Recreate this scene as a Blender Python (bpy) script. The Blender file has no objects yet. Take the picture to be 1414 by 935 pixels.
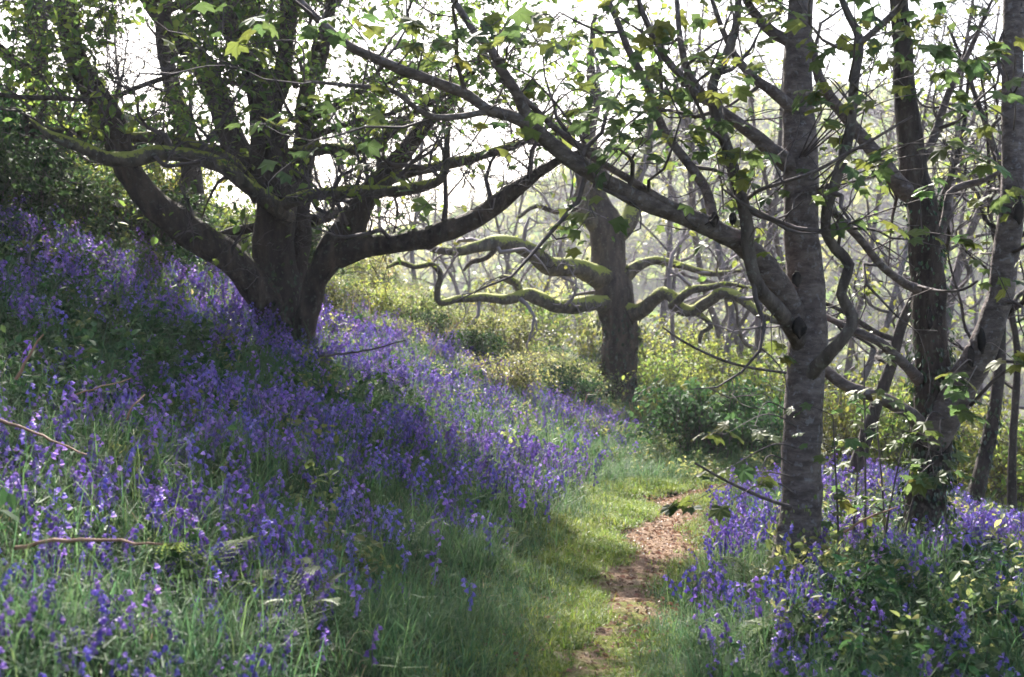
import bpy, math
import numpy as np
from mathutils import Vector

rng = np.random.default_rng(11)
R = math.radians
sc = bpy.context.scene
COL = sc.collection

# ------------------------------------------------------------------ camera
EYE, FPX = 1.6, 1964.0                       # eye height in metres, focal length in photo pixels (50 mm lens)
cam = bpy.data.cameras.new('camera'); camo = bpy.data.objects.new('camera', cam); COL.objects.link(camo)
cam.lens = 50; cam.sensor_width = 36; cam.clip_end = 3000; cam.clip_start = 0.05
camo.location = (0, 0, EYE); camo.rotation_euler = (R(90), 0, 0)
cam.dof.use_dof = True; cam.dof.focus_distance = 10.0; cam.dof.aperture_fstop = 3.6
sc.camera = camo

# ------------------------------------------------------------------ sky and sun
SUN_EL, SUN_AZ = R(40), R(-11)               # azimuth from +Y towards +X
w = bpy.data.worlds.new('World'); sc.world = w; w.use_nodes = True
nt = w.node_tree; nt.nodes.clear()
sky = nt.nodes.new('ShaderNodeTexSky'); sky.sky_type = 'NISHITA'; sky.sun_disc = False
sky.sun_elevation = SUN_EL; sky.sun_rotation = SUN_AZ
sky.air_density = 1.0; sky.dust_density = 3.0; sky.ozone_density = 1.0
bg = nt.nodes.new('ShaderNodeBackground'); bg.inputs['Strength'].default_value = 0.11
wo = nt.nodes.new('ShaderNodeOutputWorld')
nt.links.new(sky.outputs[0], bg.inputs[0]); nt.links.new(bg.outputs[0], wo.inputs[0])
sun = bpy.data.lights.new('sun', 'SUN'); suno = bpy.data.objects.new('sun', sun); COL.objects.link(suno)
sun.energy = 5.0; sun.angle = R(0.5); sun.color = (1.0, 0.95, 0.88)
S = Vector((math.sin(SUN_AZ) * math.cos(SUN_EL), math.cos(SUN_AZ) * math.cos(SUN_EL), math.sin(SUN_EL)))
suno.rotation_euler = S.to_track_quat('Z', 'Y').to_euler(); suno.location = (0, 0, 40)
sc.view_settings.view_transform = 'Standard'; sc.view_settings.look = 'None'
sc.view_settings.exposure = 1.95; sc.view_settings.gamma = 1.0; sc.view_settings.use_curve_mapping = False
sc.render.engine = 'CYCLES'
cy = sc.cycles
cy.max_bounces = 6; cy.diffuse_bounces = 3; cy.glossy_bounces = 2; cy.transmission_bounces = 4; cy.volume_bounces = 0
cy.use_denoising = True; cy.use_adaptive_sampling = True; cy.adaptive_threshold = 0.03
cy.filter_width = 1.6; cy.sample_clamp_indirect = 4.0
cy.caustics_reflective = False; cy.caustics_refractive = False

# ------------------------------------------------------------------ helpers
def P(px, py, d):
    """a point d metres ahead of the camera that the photograph shows at px, py"""
    return np.array([(px - 707.0) / FPX * d, d, EYE + (467.5 - py) / FPX * d])

def tag(o, label=None, cat=None, group=None, kind=None):
    if label: o['label'] = label
    if cat: o['category'] = cat
    if group: o['group'] = group
    if kind: o['kind'] = kind
    return o

def mesh(name, V, faces, mat=None, smooth=True):
    """faces: an int array (n,k) or a list of such arrays (mixed sizes), or dict slot->list of arrays"""
    V = np.asarray(V, dtype=np.float32).reshape(-1, 3)
    if isinstance(faces, np.ndarray): faces = [faces]
    mats = mat if isinstance(mat, (list, tuple)) else [mat]
    slots = []
    arrs = []
    if isinstance(faces, dict):
        for s, fl in faces.items():
            for f in fl:
                arrs.append(np.asarray(f, dtype=np.int32)); slots.append(s)
    else:
        for f in faces:
            if len(f): arrs.append(np.asarray(f, dtype=np.int32)); slots.append(0)
    me = bpy.data.meshes.new(name)
    me.vertices.add(len(V)); me.vertices.foreach_set('co', V.ravel())
    sizes = np.concatenate([np.full(len(f), f.shape[1], dtype=np.int32) for f in arrs])
    loops = np.concatenate([f.ravel() for f in arrs])
    mi = np.concatenate([np.full(len(f), s, dtype=np.int32) for f, s in zip(arrs, slots)])
    starts = np.concatenate([[0], np.cumsum(sizes)[:-1]]).astype(np.int32)
    me.loops.add(len(loops)); me.loops.foreach_set('vertex_index', loops)
    me.polygons.add(len(sizes)); me.polygons.foreach_set('loop_start', starts)
    me.polygons.foreach_set('loop_total', sizes)
    me.polygons.foreach_set('material_index', mi)
    me.polygons.foreach_set('use_smooth', np.full(len(sizes), smooth))
    me.update(calc_edges=True)
    for m in mats:
        if m: me.materials.append(m)
    return me

def obj(name, me, parent=None, loc=None, col=COL):
    o = bpy.data.objects.new(name, me); col.objects.link(o)
    if parent: o.parent = parent
    if loc is not None: o.location = [float(v) for v in loc]
    return o

def empty(name, loc):
    o = bpy.data.objects.new(name, None); COL.objects.link(o); o.location = [float(v) for v in loc]
    o.empty_display_size = 0.2
    return o

def join(parts):
    """[(V,F),...] with one face size -> V,F"""
    Vs, Fs, n = [], [], 0
    for V, F in parts:
        Vs.append(V); Fs.append(F + n); n += len(V)
    if not Vs: return np.zeros((0, 3)), np.zeros((0, 4), int)
    return np.concatenate(Vs), np.concatenate(Fs)

def nrm(v):
    v = np.asarray(v, float); return v / (np.linalg.norm(v) + 1e-9)

def spline(pts, step):
    """Catmull-Rom through rows of pts (any columns; the first three are xyz)"""
    pts = np.asarray(pts, float); n = len(pts)
    if n == 2: q = np.vstack([2 * pts[0] - pts[1], pts, 2 * pts[1] - pts[0]])
    else: q = np.vstack([2 * pts[0] - pts[1], pts, 2 * pts[-1] - pts[-2]])
    out = []
    for i in range(n - 1):
        p0, p1, p2, p3 = q[i], q[i + 1], q[i + 2], q[i + 3]
        m = max(2, int(math.ceil(np.linalg.norm(p2[:3] - p1[:3]) / step)))
        for t in np.linspace(0, 1, m, endpoint=False):
            out.append(0.5 * (2 * p1 + (p2 - p0) * t + (2 * p0 - 5 * p1 + 4 * p2 - p3) * t * t + (3 * p1 - p0 - 3 * p2 + p3) * t ** 3))
    out.append(pts[-1])
    return np.array(out)

def tube(pts, rad, sides=8, lump=0.0, seed=0.0):
    pts = np.asarray(pts, float); rad = np.asarray(rad, float); n = len(pts)
    T = np.gradient(pts, axis=0); T /= np.linalg.norm(T, axis=1)[:, None] + 1e-9
    a = np.array([0.0, 0, 1]) if abs(T[0, 2]) < 0.9 else np.array([1.0, 0, 0])
    U = np.zeros_like(pts); u = nrm(np.cross(T[0], a))
    for i in range(n):
        u = u - T[i] * u.dot(T[i]); u = u / (np.linalg.norm(u) + 1e-9); U[i] = u
    W = np.cross(T, U)
    th = np.linspace(0, 2 * math.pi, sides, endpoint=False)
    rr = rad[:, None] * np.ones((1, sides))
    if lump:
        s = np.concatenate([[0], np.cumsum(np.linalg.norm(np.diff(pts, axis=0), axis=1))])
        k = s[:, None] / (rad.mean() + 1e-6)
        rr = rr * (1 + lump * (np.sin(k * 0.55 + seed + 2 * th[None]) * 0.5 + np.sin(k * 1.3 + seed * 3 - th[None] * 3) * 0.35
                               + np.sin(k * 0.23 + seed * 7 + th[None]) * 0.6 + np.sin(5 * th[None] + k * .1) * .3))
    V = pts[:, None] + rr[..., None] * (np.cos(th)[None, :, None] * U[:, None] + np.sin(th)[None, :, None] * W[:, None])
    V = V.reshape(-1, 3)
    i = np.arange(n - 1)[:, None] * sides; j = np.arange(sides)[None]; j2 = (j + 1) % sides
    Fq = np.stack([i + j, i + j2, i + sides + j2, i + sides + j], -1).reshape(-1, 4)
    return V, Fq

def rots(yaw, pitch, roll):
    """rotation matrices: leaf frame (y = along the leaf, z = face up) -> roll about y, pitch about x, yaw about z"""
    cy_, sy = np.cos(yaw), np.sin(yaw); cp, sp = np.cos(pitch), np.sin(pitch); cr, sr = np.cos(roll), np.sin(roll)
    z, o = np.zeros_like(yaw), np.ones_like(yaw)
    Ry = np.stack([np.stack([cr, z, sr], -1), np.stack([z, o, z], -1), np.stack([-sr, z, cr], -1)], -2)
    Rx = np.stack([np.stack([o, z, z], -1), np.stack([z, cp, -sp], -1), np.stack([z, sp, cp], -1)], -2)
    Rz = np.stack([np.stack([cy_, -sy, z], -1), np.stack([sy, cy_, z], -1), np.stack([z, z, o], -1)], -2)
    return Rz @ Rx @ Ry

def scatter_mesh(TV, TF, pos, Rm, scl):
    """copies of a template joined in one mesh"""
    TV = np.asarray(TV, float); n = len(pos)
    V = np.einsum('nij,kj->nki', Rm, TV) * np.asarray(scl)[:, None, None] + np.asarray(pos)[:, None]
    off = (np.arange(n) * len(TV))[:, None, None]
    Fs = [(np.asarray(f)[None] + off).reshape(-1, np.asarray(f).shape[1]) for f in TF]
    return V.reshape(-1, 3), Fs

# leaf templates: y along the blade, z up
LEAF_V = np.array([[0, 0, 0], [-.27, .32, .07], [.27, .32, .07], [-.24, .68, .03], [.24, .68, .03], [0, 1, -.08], [0, .5, -.02]])
LEAF_F = [np.array([[0, 2, 6], [0, 6, 1], [1, 6, 3], [2, 4, 6], [3, 6, 5], [6, 4, 5]])]
def palmate(detail):
    if detail:
        pol = [(0, 1.0), (10, .74), (17, .76), (26, .60), (36, .76), (48, .92), (60, .74), (72, .64), (82, .52), (95, .52), (112, .62), (135, .44), (160, .22)]
    else:
        pol = [(0, 1.0), (26, .62), (48, .9), (82, .54), (112, .62), (155, .25)]
    ang = [a for a, _ in pol] + [360 - a for a, _ in pol[::-1] if a]
    rad = [r for _, r in pol] + [r for a, r in pol[::-1] if a]
    V = [(0, 0, 0)]
    for a, r in zip(ang, rad):
        t = R(a)
        fold = 0.10 * abs(math.sin(t * 3.6)) * r
        V.append((r * math.sin(t), r * math.cos(t), -0.20 * r * r + fold))
    n = len(V) - 1
    Fc = [(0, 1 + (i + 1) % n, 1 + i) for i in range(n)]
    return np.array(V) , [np.array(Fc)]
PALM_V, PALM_F = palmate(True)
PALM2_V, PALM2_F = palmate(False)

# ------------------------------------------------------------------ materials
def newmat(name):
    m = bpy.data.materials.new(name); m.use_nodes = True
    t = m.node_tree; t.nodes.clear()
    out = t.nodes.new('ShaderNodeOutputMaterial')
    return m, t, out

def N(t, kind, **kw):
    n = t.nodes.new(kind)
    for k, v in kw.items():
        if k in n.inputs: n.inputs[k].default_value = v
        else: setattr(n, k, v)
    return n

def ramp(t, fac, stops):
    r = t.nodes.new('ShaderNodeValToRGB')
    e = r.color_ramp.elements
    while len(e) < len(stops): e.new(0.5)
    for el, (p, c) in zip(e, stops): el.position = p; el.color = (*c, 1)
    t.links.new(fac, r.inputs[0])
    return r.outputs[0]

def mixc(t, fac, a, b):
    m = t.nodes.new('ShaderNodeMix'); m.data_type = 'RGBA'
    if isinstance(fac, (int, float)): m.inputs[0].default_value = fac
    else: t.links.new(fac, m.inputs[0])
    for s, v in ((6, a), (7, b)):
        if isinstance(v, tuple): m.inputs[s].default_value = (*v, 1)
        else: t.links.new(v, m.inputs[s])
    return m.outputs[2]

def leafmat(name, stops, trans=0.5, rough=0.5, spec=0.2, scale=1.3, tcol=None):
    """thin leaf: diffuse + translucent + a little gloss; colour varies from leaf to leaf"""
    m, t, out = newmat(name)
    oi = N(t, 'ShaderNodeObjectInfo'); geo = N(t, 'ShaderNodeNewGeometry')
    no = N(t, 'ShaderNodeTexNoise'); no.inputs['Scale'].default_value = scale
    t.links.new(geo.outputs['Position'], no.inputs['Vector'])
    add = N(t, 'ShaderNodeMath', operation='ADD'); t.links.new(geo.outputs['Random Per Island'], add.inputs[0]); t.links.new(oi.outputs['Random'], add.inputs[1])
    fr = N(t, 'ShaderNodeMath', operation='FRACT'); t.links.new(add.outputs[0], fr.inputs[0])
    mm = N(t, 'ShaderNodeMath', operation='MULTIPLY_ADD'); t.links.new(fr.outputs[0], mm.inputs[0]); mm.inputs[1].default_value = 0.55
    m2 = N(t, 'ShaderNodeMath', operation='MULTIPLY'); t.links.new(no.outputs[0], m2.inputs[0]); m2.inputs[1].default_value = 0.45
    t.links.new(m2.outputs[0], mm.inputs[2])
    c = ramp(t, mm.outputs[0], stops)
    hv = N(t, 'ShaderNodeHueSaturation'); t.links.new(c, hv.inputs['Color'])
    va = N(t, 'ShaderNodeMapRange'); t.links.new(oi.outputs['Random'], va.inputs[0]); va.inputs[3].default_value = .6; va.inputs[4].default_value = 1.3; t.links.new(va.outputs[0], hv.inputs['Value'])
    hu = N(t, 'ShaderNodeMapRange'); rr_ = N(t, 'ShaderNodeMath', operation='FRACT'); r7 = N(t, 'ShaderNodeMath', operation='MULTIPLY'); r7.inputs[1].default_value = 7.31
    t.links.new(oi.outputs['Random'], r7.inputs[0]); t.links.new(r7.outputs[0], rr_.inputs[0]); t.links.new(rr_.outputs[0], hu.inputs[0])
    hu.inputs[3].default_value = .475; hu.inputs[4].default_value = .525; t.links.new(hu.outputs[0], hv.inputs['Hue'])
    c = hv.outputs[0]
    d = N(t, 'ShaderNodeBsdfPrincipled'); d.inputs['Roughness'].default_value = rough
    d.inputs['Specular IOR Level'].default_value = spec
    t.links.new(c, d.inputs['Base Color'])
    tr = N(t, 'ShaderNodeBsdfTranslucent')
    hs = N(t, 'ShaderNodeHueSaturation'); hs.inputs['Saturation'].default_value = 1.0; hs.inputs['Value'].default_value = 1.7 if tcol is None else tcol
    hs.inputs['Hue'].default_value = 0.488 if tcol is None else 0.5
    t.links.new(c, hs.inputs['Color']); t.links.new(hs.outputs[0], tr.inputs['Color'])
    mx = N(t, 'ShaderNodeMixShader'); mx.inputs[0].default_value = trans
    t.links.new(d.outputs[0], mx.inputs[1]); t.links.new(tr.outputs[0], mx.inputs[2]); t.links.new(mx.outputs[0], out.inputs[0])
    return m

def barkmat(name, dark, light, moss, moss_amt, ring=False, lichen=(.24, .26, .22), scale=9.0, bump=.8):
    m, t, out = newmat(name)
    geo = N(t, 'ShaderNodeNewGeometry')
    mp = N(t, 'ShaderNodeMapping'); t.links.new(geo.outputs['Position'], mp.inputs[0])
    mp.inputs['Scale'].default_value = (1, 1, 2.2) if ring else (1, 1, 0.28)
    n1 = N(t, 'ShaderNodeTexNoise', Scale=scale, Detail=7.0, Roughness=.62); t.links.new(mp.outputs[0], n1.inputs[0])
    n2 = N(t, 'ShaderNodeTexNoise', Scale=scale * 3.4, Detail=5.0, Roughness=.7); t.links.new(mp.outputs[0], n2.inputs[0])
    n3 = N(t, 'ShaderNodeTexNoise', Scale=3.3, Detail=6.0, Roughness=.6); t.links.new(geo.outputs['Position'], n3.inputs[0])
    n4 = N(t, 'ShaderNodeTexNoise', Scale=26.0, Detail=3.0); t.links.new(geo.outputs['Position'], n4.inputs[0])
    c = ramp(t, n1.outputs[0], [(.36, dark), (.50, tuple(a * .6 + b * .4 for a, b in zip(dark, light))), (.66, light)])
    li = N(t, 'ShaderNodeMapRange'); li.inputs[1].default_value = .58; li.inputs[2].default_value = .68; t.links.new(n4.outputs[0], li.inputs[0])
    lj = N(t, 'ShaderNodeMath', operation='MULTIPLY'); lj.inputs[1].default_value = .38; t.links.new(li.outputs[0], lj.inputs[0])
    c = mixc(t, lj.outputs[0], c, lichen)
    # moss grows on the upper sides
    sx = N(t, 'ShaderNodeSeparateXYZ'); t.links.new(geo.outputs['Normal'], sx.inputs[0])
    mo = N(t, 'ShaderNodeMath', operation='MULTIPLY_ADD'); t.links.new(sx.outputs[2], mo.inputs[0]); mo.inputs[1].default_value = .38
    rg = N(t, 'ShaderNodeMath', operation='MULTIPLY_ADD'); t.links.new(n4.outputs[0], rg.inputs[0]); rg.inputs[1].default_value = .55; t.links.new(n3.outputs[0], rg.inputs[2])
    rh = N(t, 'ShaderNodeMath', operation='SUBTRACT'); t.links.new(rg.outputs[0], rh.inputs[0]); rh.inputs[1].default_value = .27
    t.links.new(rh.outputs[0], mo.inputs[2])
    mr = N(t, 'ShaderNodeMapRange'); mr.inputs[1].default_value = 1.00 - moss_amt; mr.inputs[2].default_value = 1.10 - moss_amt
    t.links.new(mo.outputs[0], mr.inputs[0])
    c = mixc(t, mr.outputs[0], c, moss)
    b = N(t, 'ShaderNodeBsdfPrincipled', Roughness=.82); b.inputs['Specular IOR Level'].default_value = .25
    t.links.new(c, b.inputs['Base Color'])
    ad = N(t, 'ShaderNodeMath', operation='MULTIPLY_ADD'); t.links.new(n2.outputs[0], ad.inputs[0]); ad.inputs[1].default_value = .5
    t.links.new(n1.outputs[0], ad.inputs[2])
    bu = N(t, 'ShaderNodeBump', Strength=bump, Distance=.03); t.links.new(ad.outputs[0], bu.inputs['Height']); t.links.new(bu.outputs[0], b.inputs['Normal'])
    t.links.new(b.outputs[0], out.inputs[0])
    return m

def plainmat(name, col, col2, rough=.8, scale=20):
    m, t, out = newmat(name)
    geo = N(t, 'ShaderNodeNewGeometry'); n = N(t, 'ShaderNodeTexNoise', Scale=float(scale), Detail=4.0); t.links.new(geo.outputs['Position'], n.inputs[0])
    c = ramp(t, n.outputs[0], [(.3, col), (.7, col2)])
    b = N(t, 'ShaderNodeBsdfPrincipled', Roughness=rough); b.inputs['Specular IOR Level'].default_value = .2
    t.links.new(c, b.inputs['Base Color']); t.links.new(b.outputs[0], out.inputs[0])
    return m

M = {}
M['syc_bark'] = barkmat('sycamore_bark', (.07, .053, .050), (.20, .158, .148), (.10, .115, .03), .0, ring=True, lichen=(.32, .31, .34), bump=.75)
M['oak_bark'] = barkmat('oak_bark', (.016, .012, .010), (.10, .072, .056), (.13, .15, .035), .19, lichen=(.17, .18, .15), bump=1.0)
M['moss_bark'] = barkmat('mossy_bark', (.035, .028, .022), (.14, .115, .085), (.26, .27, .05), .40)
M['dark_bark'] = barkmat('dark_bark', (.014, .010, .009), (.075, .056, .046), (.06, .08, .025), .16, lichen=(.12, .13, .10))
M['grey_bark'] = barkmat('grey_bark', (.07, .055, .055), (.22, .18, .18), (.10, .12, .04), .10, lichen=(.28, .28, .27))
M['brown_bark'] = barkmat('brown_bark', (.04, .03, .028), (.15, .12, .105), (.12, .14, .03), .16, lichen=(.22, .23, .2))
M['twig'] = plainmat('twig_bark', (.05, .04, .04), (.13, .105, .105), .8, 8)
M['grey_twig'] = plainmat('grey_twig_bark', (.15, .125, .135), (.30, .25, .27), .8, 3)
M['scar'] = plainmat('branch_scar', (.012, .010, .010), (.03, .024, .022), .9, 30)
G1, G2, G3 = (.045, .095, .022), (.085, .15, .03), (.16, .21, .04)
M['syc_leaf'] = leafmat('sycamore_leaf', [(.15, (.045, .085, .035)), (.5, (.07, .115, .035)), (.8, (.15, .17, .035)), (.95, (.30, .26, .04))], .45)
M['canopy_leaf'] = leafmat('canopy_leaf', [(.15, (.04, .085, .022)), (.5, (.08, .14, .03)), (.85, (.17, .20, .035))], .52)
M['young_leaf'] = leafmat('young_leaf', [(.15, (.08, .14, .03)), (.5, (.14, .19, .04)), (.85, (.24, .24, .05))], .52)
M['bramble_leaf'] = leafmat('bramble_leaf', [(.1, (.055, .09, .03)), (.4, (.13, .165, .05)), (.7, (.22, .23, .08)), (.9, (.29, .23, .11)), (1, (.30, .14, .06))], .48, scale=.6)
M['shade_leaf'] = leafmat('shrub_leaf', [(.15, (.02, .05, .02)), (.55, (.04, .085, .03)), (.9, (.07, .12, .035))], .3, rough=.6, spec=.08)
M['ivy_leaf'] = leafmat('ivy_leaf', [(.15, (.012, .03, .012)), (.6, (.025, .055, .018)), (.95, (.06, .10, .025))], .2, rough=.3, spec=.5)
M['grass'] = leafmat('grass_blade', [(.1, (.028, .07, .034)), (.5, (.055, .115, .046)), (.9, (.11, .165, .055))], .42, rough=.6, spec=.12, scale=.9)
M['lawn'] = leafmat('short_grass_blade', [(.1, (.06, .12, .02)), (.5, (.12, .18, .03)), (.9, (.20, .22, .05))], .4, rough=.5, scale=1.2)
M['straw'] = leafmat('dry_grass_blade', [(.1, (.20, .16, .08)), (.9, (.42, .36, .22))], .35, rough=.5)
M['bell'] = leafmat('bluebell_petal', [(.1, (.12, .08, .34)), (.5, (.21, .13, .41)), (.9, (.38, .26, .54))], .45, rough=.5, spec=.25, scale=.8, tcol=1.5)
M['bell_stem'] = leafmat('bluebell_stem', [(.1, (.05, .09, .035)), (.9, (.09, .10, .06))], .2)
M['bell_leaf'] = leafmat('bluebell_leaf', [(.1, (.03, .085, .022)), (.5, (.055, .13, .03)), (.9, (.09, .16, .04))], .35, rough=.5, spec=.2)
M['fern'] = leafmat('fern_frond', [(.1, (.05, .10, .025)), (.5, (.09, .15, .035)), (.9, (.15, .19, .045))], .45)
M['dead_fern'] = plainmat('dead_bracken', (.16, .08, .045), (.34, .19, .12), .7, 12)
M['dead_leaf'] = leafmat('fallen_leaf', [(.1, (.09, .05, .03)), (.5, (.20, .12, .07)), (.9, (.36, .25, .16))], .2)

# ------------------------------------------------------------------ ground
def path_x(y):
    return np.interp(y, [-5, 0, 4, 6.7, 7.6, 9.7, 11.3, 13.3, 14.3, 15.5, 18, 25, 40], [-.7, -.3, .05, .36, .5, .83, 1.2, 1.46, 1.72, 2.5, 4.0, 6, 8.0])
def foot_x(y):
    return np.interp(y, [-10, 0, 4, 7.3, 10, 14, 20, 26, 40, 80, 300], [-1.6, -.9, -.5, -.08, .33, 1.0, 2.1, 2.9, 2.6, 0, -20])
def ground(x, y):
    x = np.asarray(x, float); y = np.asarray(y, float)
    t = foot_x(y) - x
    z = .42 * (np.sqrt(t * t + .10) + t) / 2 + .05 * (np.sqrt((t - 4.5) ** 2 + .5) + t - 4.5)
    z = z - .035 * np.clip(t - 9, 0, 60)                               # the bank eases off high up
    u = x - 4.0 - .02 * np.clip(y - 12, 0, 200)
    fall = .40 * (np.sqrt(u * u + .5) + u) / 2
    z = z - 14 * np.tanh(fall / 14)                                     # the valley side
    k = np.clip((y - 60) / 120, 0, 1)
    z = z * (1 - k * k * (3 - 2 * k)) - 6 * k * k * (3 - 2 * k)
    near = np.exp(-((x - path_x(y)) / .45) ** 2)
    bump = .05 * np.sin(x * 2.3 + y * .9) * np.sin(y * 1.7 - x * .6) + .03 * np.sin(x * 5.1 - y * 3.3) + .02 * np.sin(y * 7.3 + x * 4.1)
    z = z + bump * (1 - .75 * near) - .03 * near
    return z

def axis(a, b, fine, n):
    s = np.linspace(-1, 1, n)
    return s
xs = np.unique(np.concatenate([np.arange(-9, 9.01, .12), -9 - np.geomspace(.3, 500, 40), 9 + np.geomspace(.3, 500, 40)]))
ys = np.unique(np.concatenate([np.arange(-3, 18, .12), np.arange(18, 34, .4), 34 + np.geomspace(.5, 700, 40), -3 - np.geomspace(.3, 150, 20)]))
X, Y = np.meshgrid(xs, ys); Z = ground(X, Y)
ii = (np.arange(len(ys) - 1)[:, None] * len(xs) + np.arange(len(xs) - 1)[None])
GF = np.stack([ii, ii + 1, ii + 1 + len(xs), ii + len(xs)], -1).reshape(-1, 4)
m, t, out = newmat('woodland_soil')
geo = N(t, 'ShaderNodeNewGeometry')
n1 = N(t, 'ShaderNodeTexNoise', Scale=1.1, Detail=8.0, Roughness=.65); t.links.new(geo.outputs['Position'], n1.inputs[0])
n2 = N(t, 'ShaderNodeTexNoise', Scale=24.0, Detail=4.0); t.links.new(geo.outputs['Position'], n2.inputs[0])
c = ramp(t, n1.outputs[0], [(.32, (.035, .028, .016)), (.5, (.045, .05, .02)), (.7, (.06, .085, .025))])
c2 = ramp(t, n2.outputs[0], [(.35, (.03, .025, .015)), (.7, (.085, .095, .035))])
cc = mixc(t, .5, c, c2)
b = N(t, 'ShaderNodeBsdfPrincipled', Roughness=.95); b.inputs['Specular IOR Level'].default_value = .1
bu = N(t, 'ShaderNodeBump', Strength=.9, Distance=.04); t.links.new(n2.outputs[0], bu.inputs['Height']); t.links.new(bu.outputs[0], b.inputs['Normal'])
t.links.new(cc, b.inputs['Base Color']); t.links.new(b.outputs[0], out.inputs[0]); M['soil'] = m
tag(obj('ground', mesh('ground', np.stack([X, Y, Z], -1).reshape(-1, 3), GF, M['soil'])), 'wooded bank and ground rising steeply beside the footpath', 'ground', kind='structure')

# the footpath: a trodden strip of pinkish earth with moss
m, t, out = newmat('footpath_earth')
geo = N(t, 'ShaderNodeNewGeometry')
n1 = N(t, 'ShaderNodeTexNoise', Scale=2.2, Detail=7.0, Roughness=.6); t.links.new(geo.outputs['Position'], n1.inputs[0])
n2 = N(t, 'ShaderNodeTexNoise', Scale=38.0, Detail=5.0, Roughness=.7); t.links.new(geo.outputs['Position'], n2.inputs[0])
vo = N(t, 'ShaderNodeTexVoronoi', Scale=42.0); t.links.new(geo.outputs['Position'], vo.inputs['Vector'])
earth = ramp(t, n2.outputs[0], [(.3, (.085, .052, .032)), (.52, (.225, .148, .098)), (.75, (.42, .30, .205))])
moss = ramp(t, n2.outputs[0], [(.3, (.07, .085, .018)), (.7, (.18, .19, .04))])
sx = N(t, 'ShaderNodeSeparateXYZ'); t.links.new(geo.outputs['Position'], sx.inputs[0])
mr = N(t, 'ShaderNodeMapRange'); t.links.new(sx.outputs[1], mr.inputs[0]); mr.inputs[1].default_value = 7.6; mr.inputs[2].default_value = 10.4; mr.inputs[3].default_value = .54; mr.inputs[4].default_value = .33
gt = N(t, 'ShaderNodeMath', operation='SUBTRACT'); t.links.new(n1.outputs[0], gt.inputs[0]); t.links.new(mr.outputs[0], gt.inputs[1])
mk = N(t, 'ShaderNodeMapRange'); t.links.new(gt.outputs[0], mk.inputs[0]); mk.inputs[1].default_value = -.04; mk.inputs[2].default_value = .05
cc = mixc(t, mk.outputs[0], moss, earth)
b = N(t, 'ShaderNodeBsdfPrincipled', Roughness=.95); b.inputs['Specular IOR Level'].default_value = .1
bu = N(t, 'ShaderNodeBump', Strength=1.0, Distance=.03); t.links.new(n2.outputs[0], bu.inputs['Height']); t.links.new(bu.outputs[0], b.inputs['Normal'])
t.links.new(cc, b.inputs['Base Color']); t.links.new(b.outputs[0], out.inputs[0]); M['path'] = m
py_ = np.arange(1.0, 20.0, .05)
hw = .29 + .07 * np.clip(1 - np.abs(py_ - 11.3) / 2.6, 0, 1) + .05 * np.sin(py_ * 2.1) + .04 * np.sin(py_ * 4.7 + 1) + .02 * np.sin(py_ * 11)
cx = path_x(py_) + .04 * np.sin(py_ * 3.1)
cols = np.linspace(-1, 1, 15)
PX = cx[:, None] + hw[:, None] * cols[None]; PY = np.repeat(py_[:, None], 15, 1)
PZ = ground(PX, PY) + .030 - .05 * np.abs(cols[None]) ** 4 + .006 * np.sin(PX * 31 + PY * 17) * np.sin(PY * 23) + .008 * np.sin(PX * 13 - PY * 29)
ii = (np.arange(len(py_) - 1)[:, None] * 15 + np.arange(14)[None])
PF = np.stack([ii, ii + 1, ii + 16, ii + 15], -1).reshape(-1, 4)
tag(obj('footpath', mesh('footpath', np.stack([PX, PY, PZ], -1).reshape(-1, 3), PF, M['path'])), 'narrow trodden earth footpath winding along the foot of the bank', 'path', kind='structure')

# ------------------------------------------------------------------ trees
def grow(lines, spacing, L0, levels, up=.25, wig=.35, start=.2, r_tip=.003, seed=0, shrink=.55, rfac=.5, maxr=.05):
    """side shoots off polylines. returns (tubes, leaf spots (pos, dir))"""
    g = np.random.default_rng(seed)
    tubes, spots = [], []
    stack = [(p, r, 0) for p, r in lines]
    while stack:
        p, r, lv = stack.pop()
        seg = np.linalg.norm(np.diff(p, axis=0), axis=1); tot = seg.sum(); s = np.concatenate([[0], np.cumsum(seg)])
        sp = spacing * (shrink ** lv if lv else 1)
        n = max(1, int(tot * (1 - start) / sp + g.random()))
        for k in range(n):
            a = (start + (1 - start) * (k + g.random()) / n) * tot
            i = min(np.searchsorted(s, a, side='right') - 1, len(p) - 2); f = (a - s[i]) / (seg[i] + 1e-9)
            pos = p[i] * (1 - f) + p[i + 1] * f; rr = r[i] * (1 - f) + r[i + 1] * f
            tan = nrm(p[i + 1] - p[i])
            d = nrm(tan * .55 + g.normal(0, .62, 3) + np.array([0, 0, up]))
            L = L0 * (shrink ** lv) * (.55 + .9 * g.random()); m_ = 6
            r0 = min(rr * rfac, maxr * shrink ** lv); q = [pos]
            for j in range(m_):
                d = nrm(d + g.normal(0, wig, 3) + np.array([0, 0, up * .25])); q.append(q[-1] + d * L / m_)
            q = np.array(q); qr = np.linspace(max(r0, r_tip * 1.3), r_tip, m_ + 1)
            tubes.append((q, qr))
            if lv + 1 < levels: stack.append((q, qr, lv + 1))
            else:
                for j in range(2, m_ + 1):
                    spots.append((q[j], q[j] - q[j - 1]))
    return tubes, spots

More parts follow.
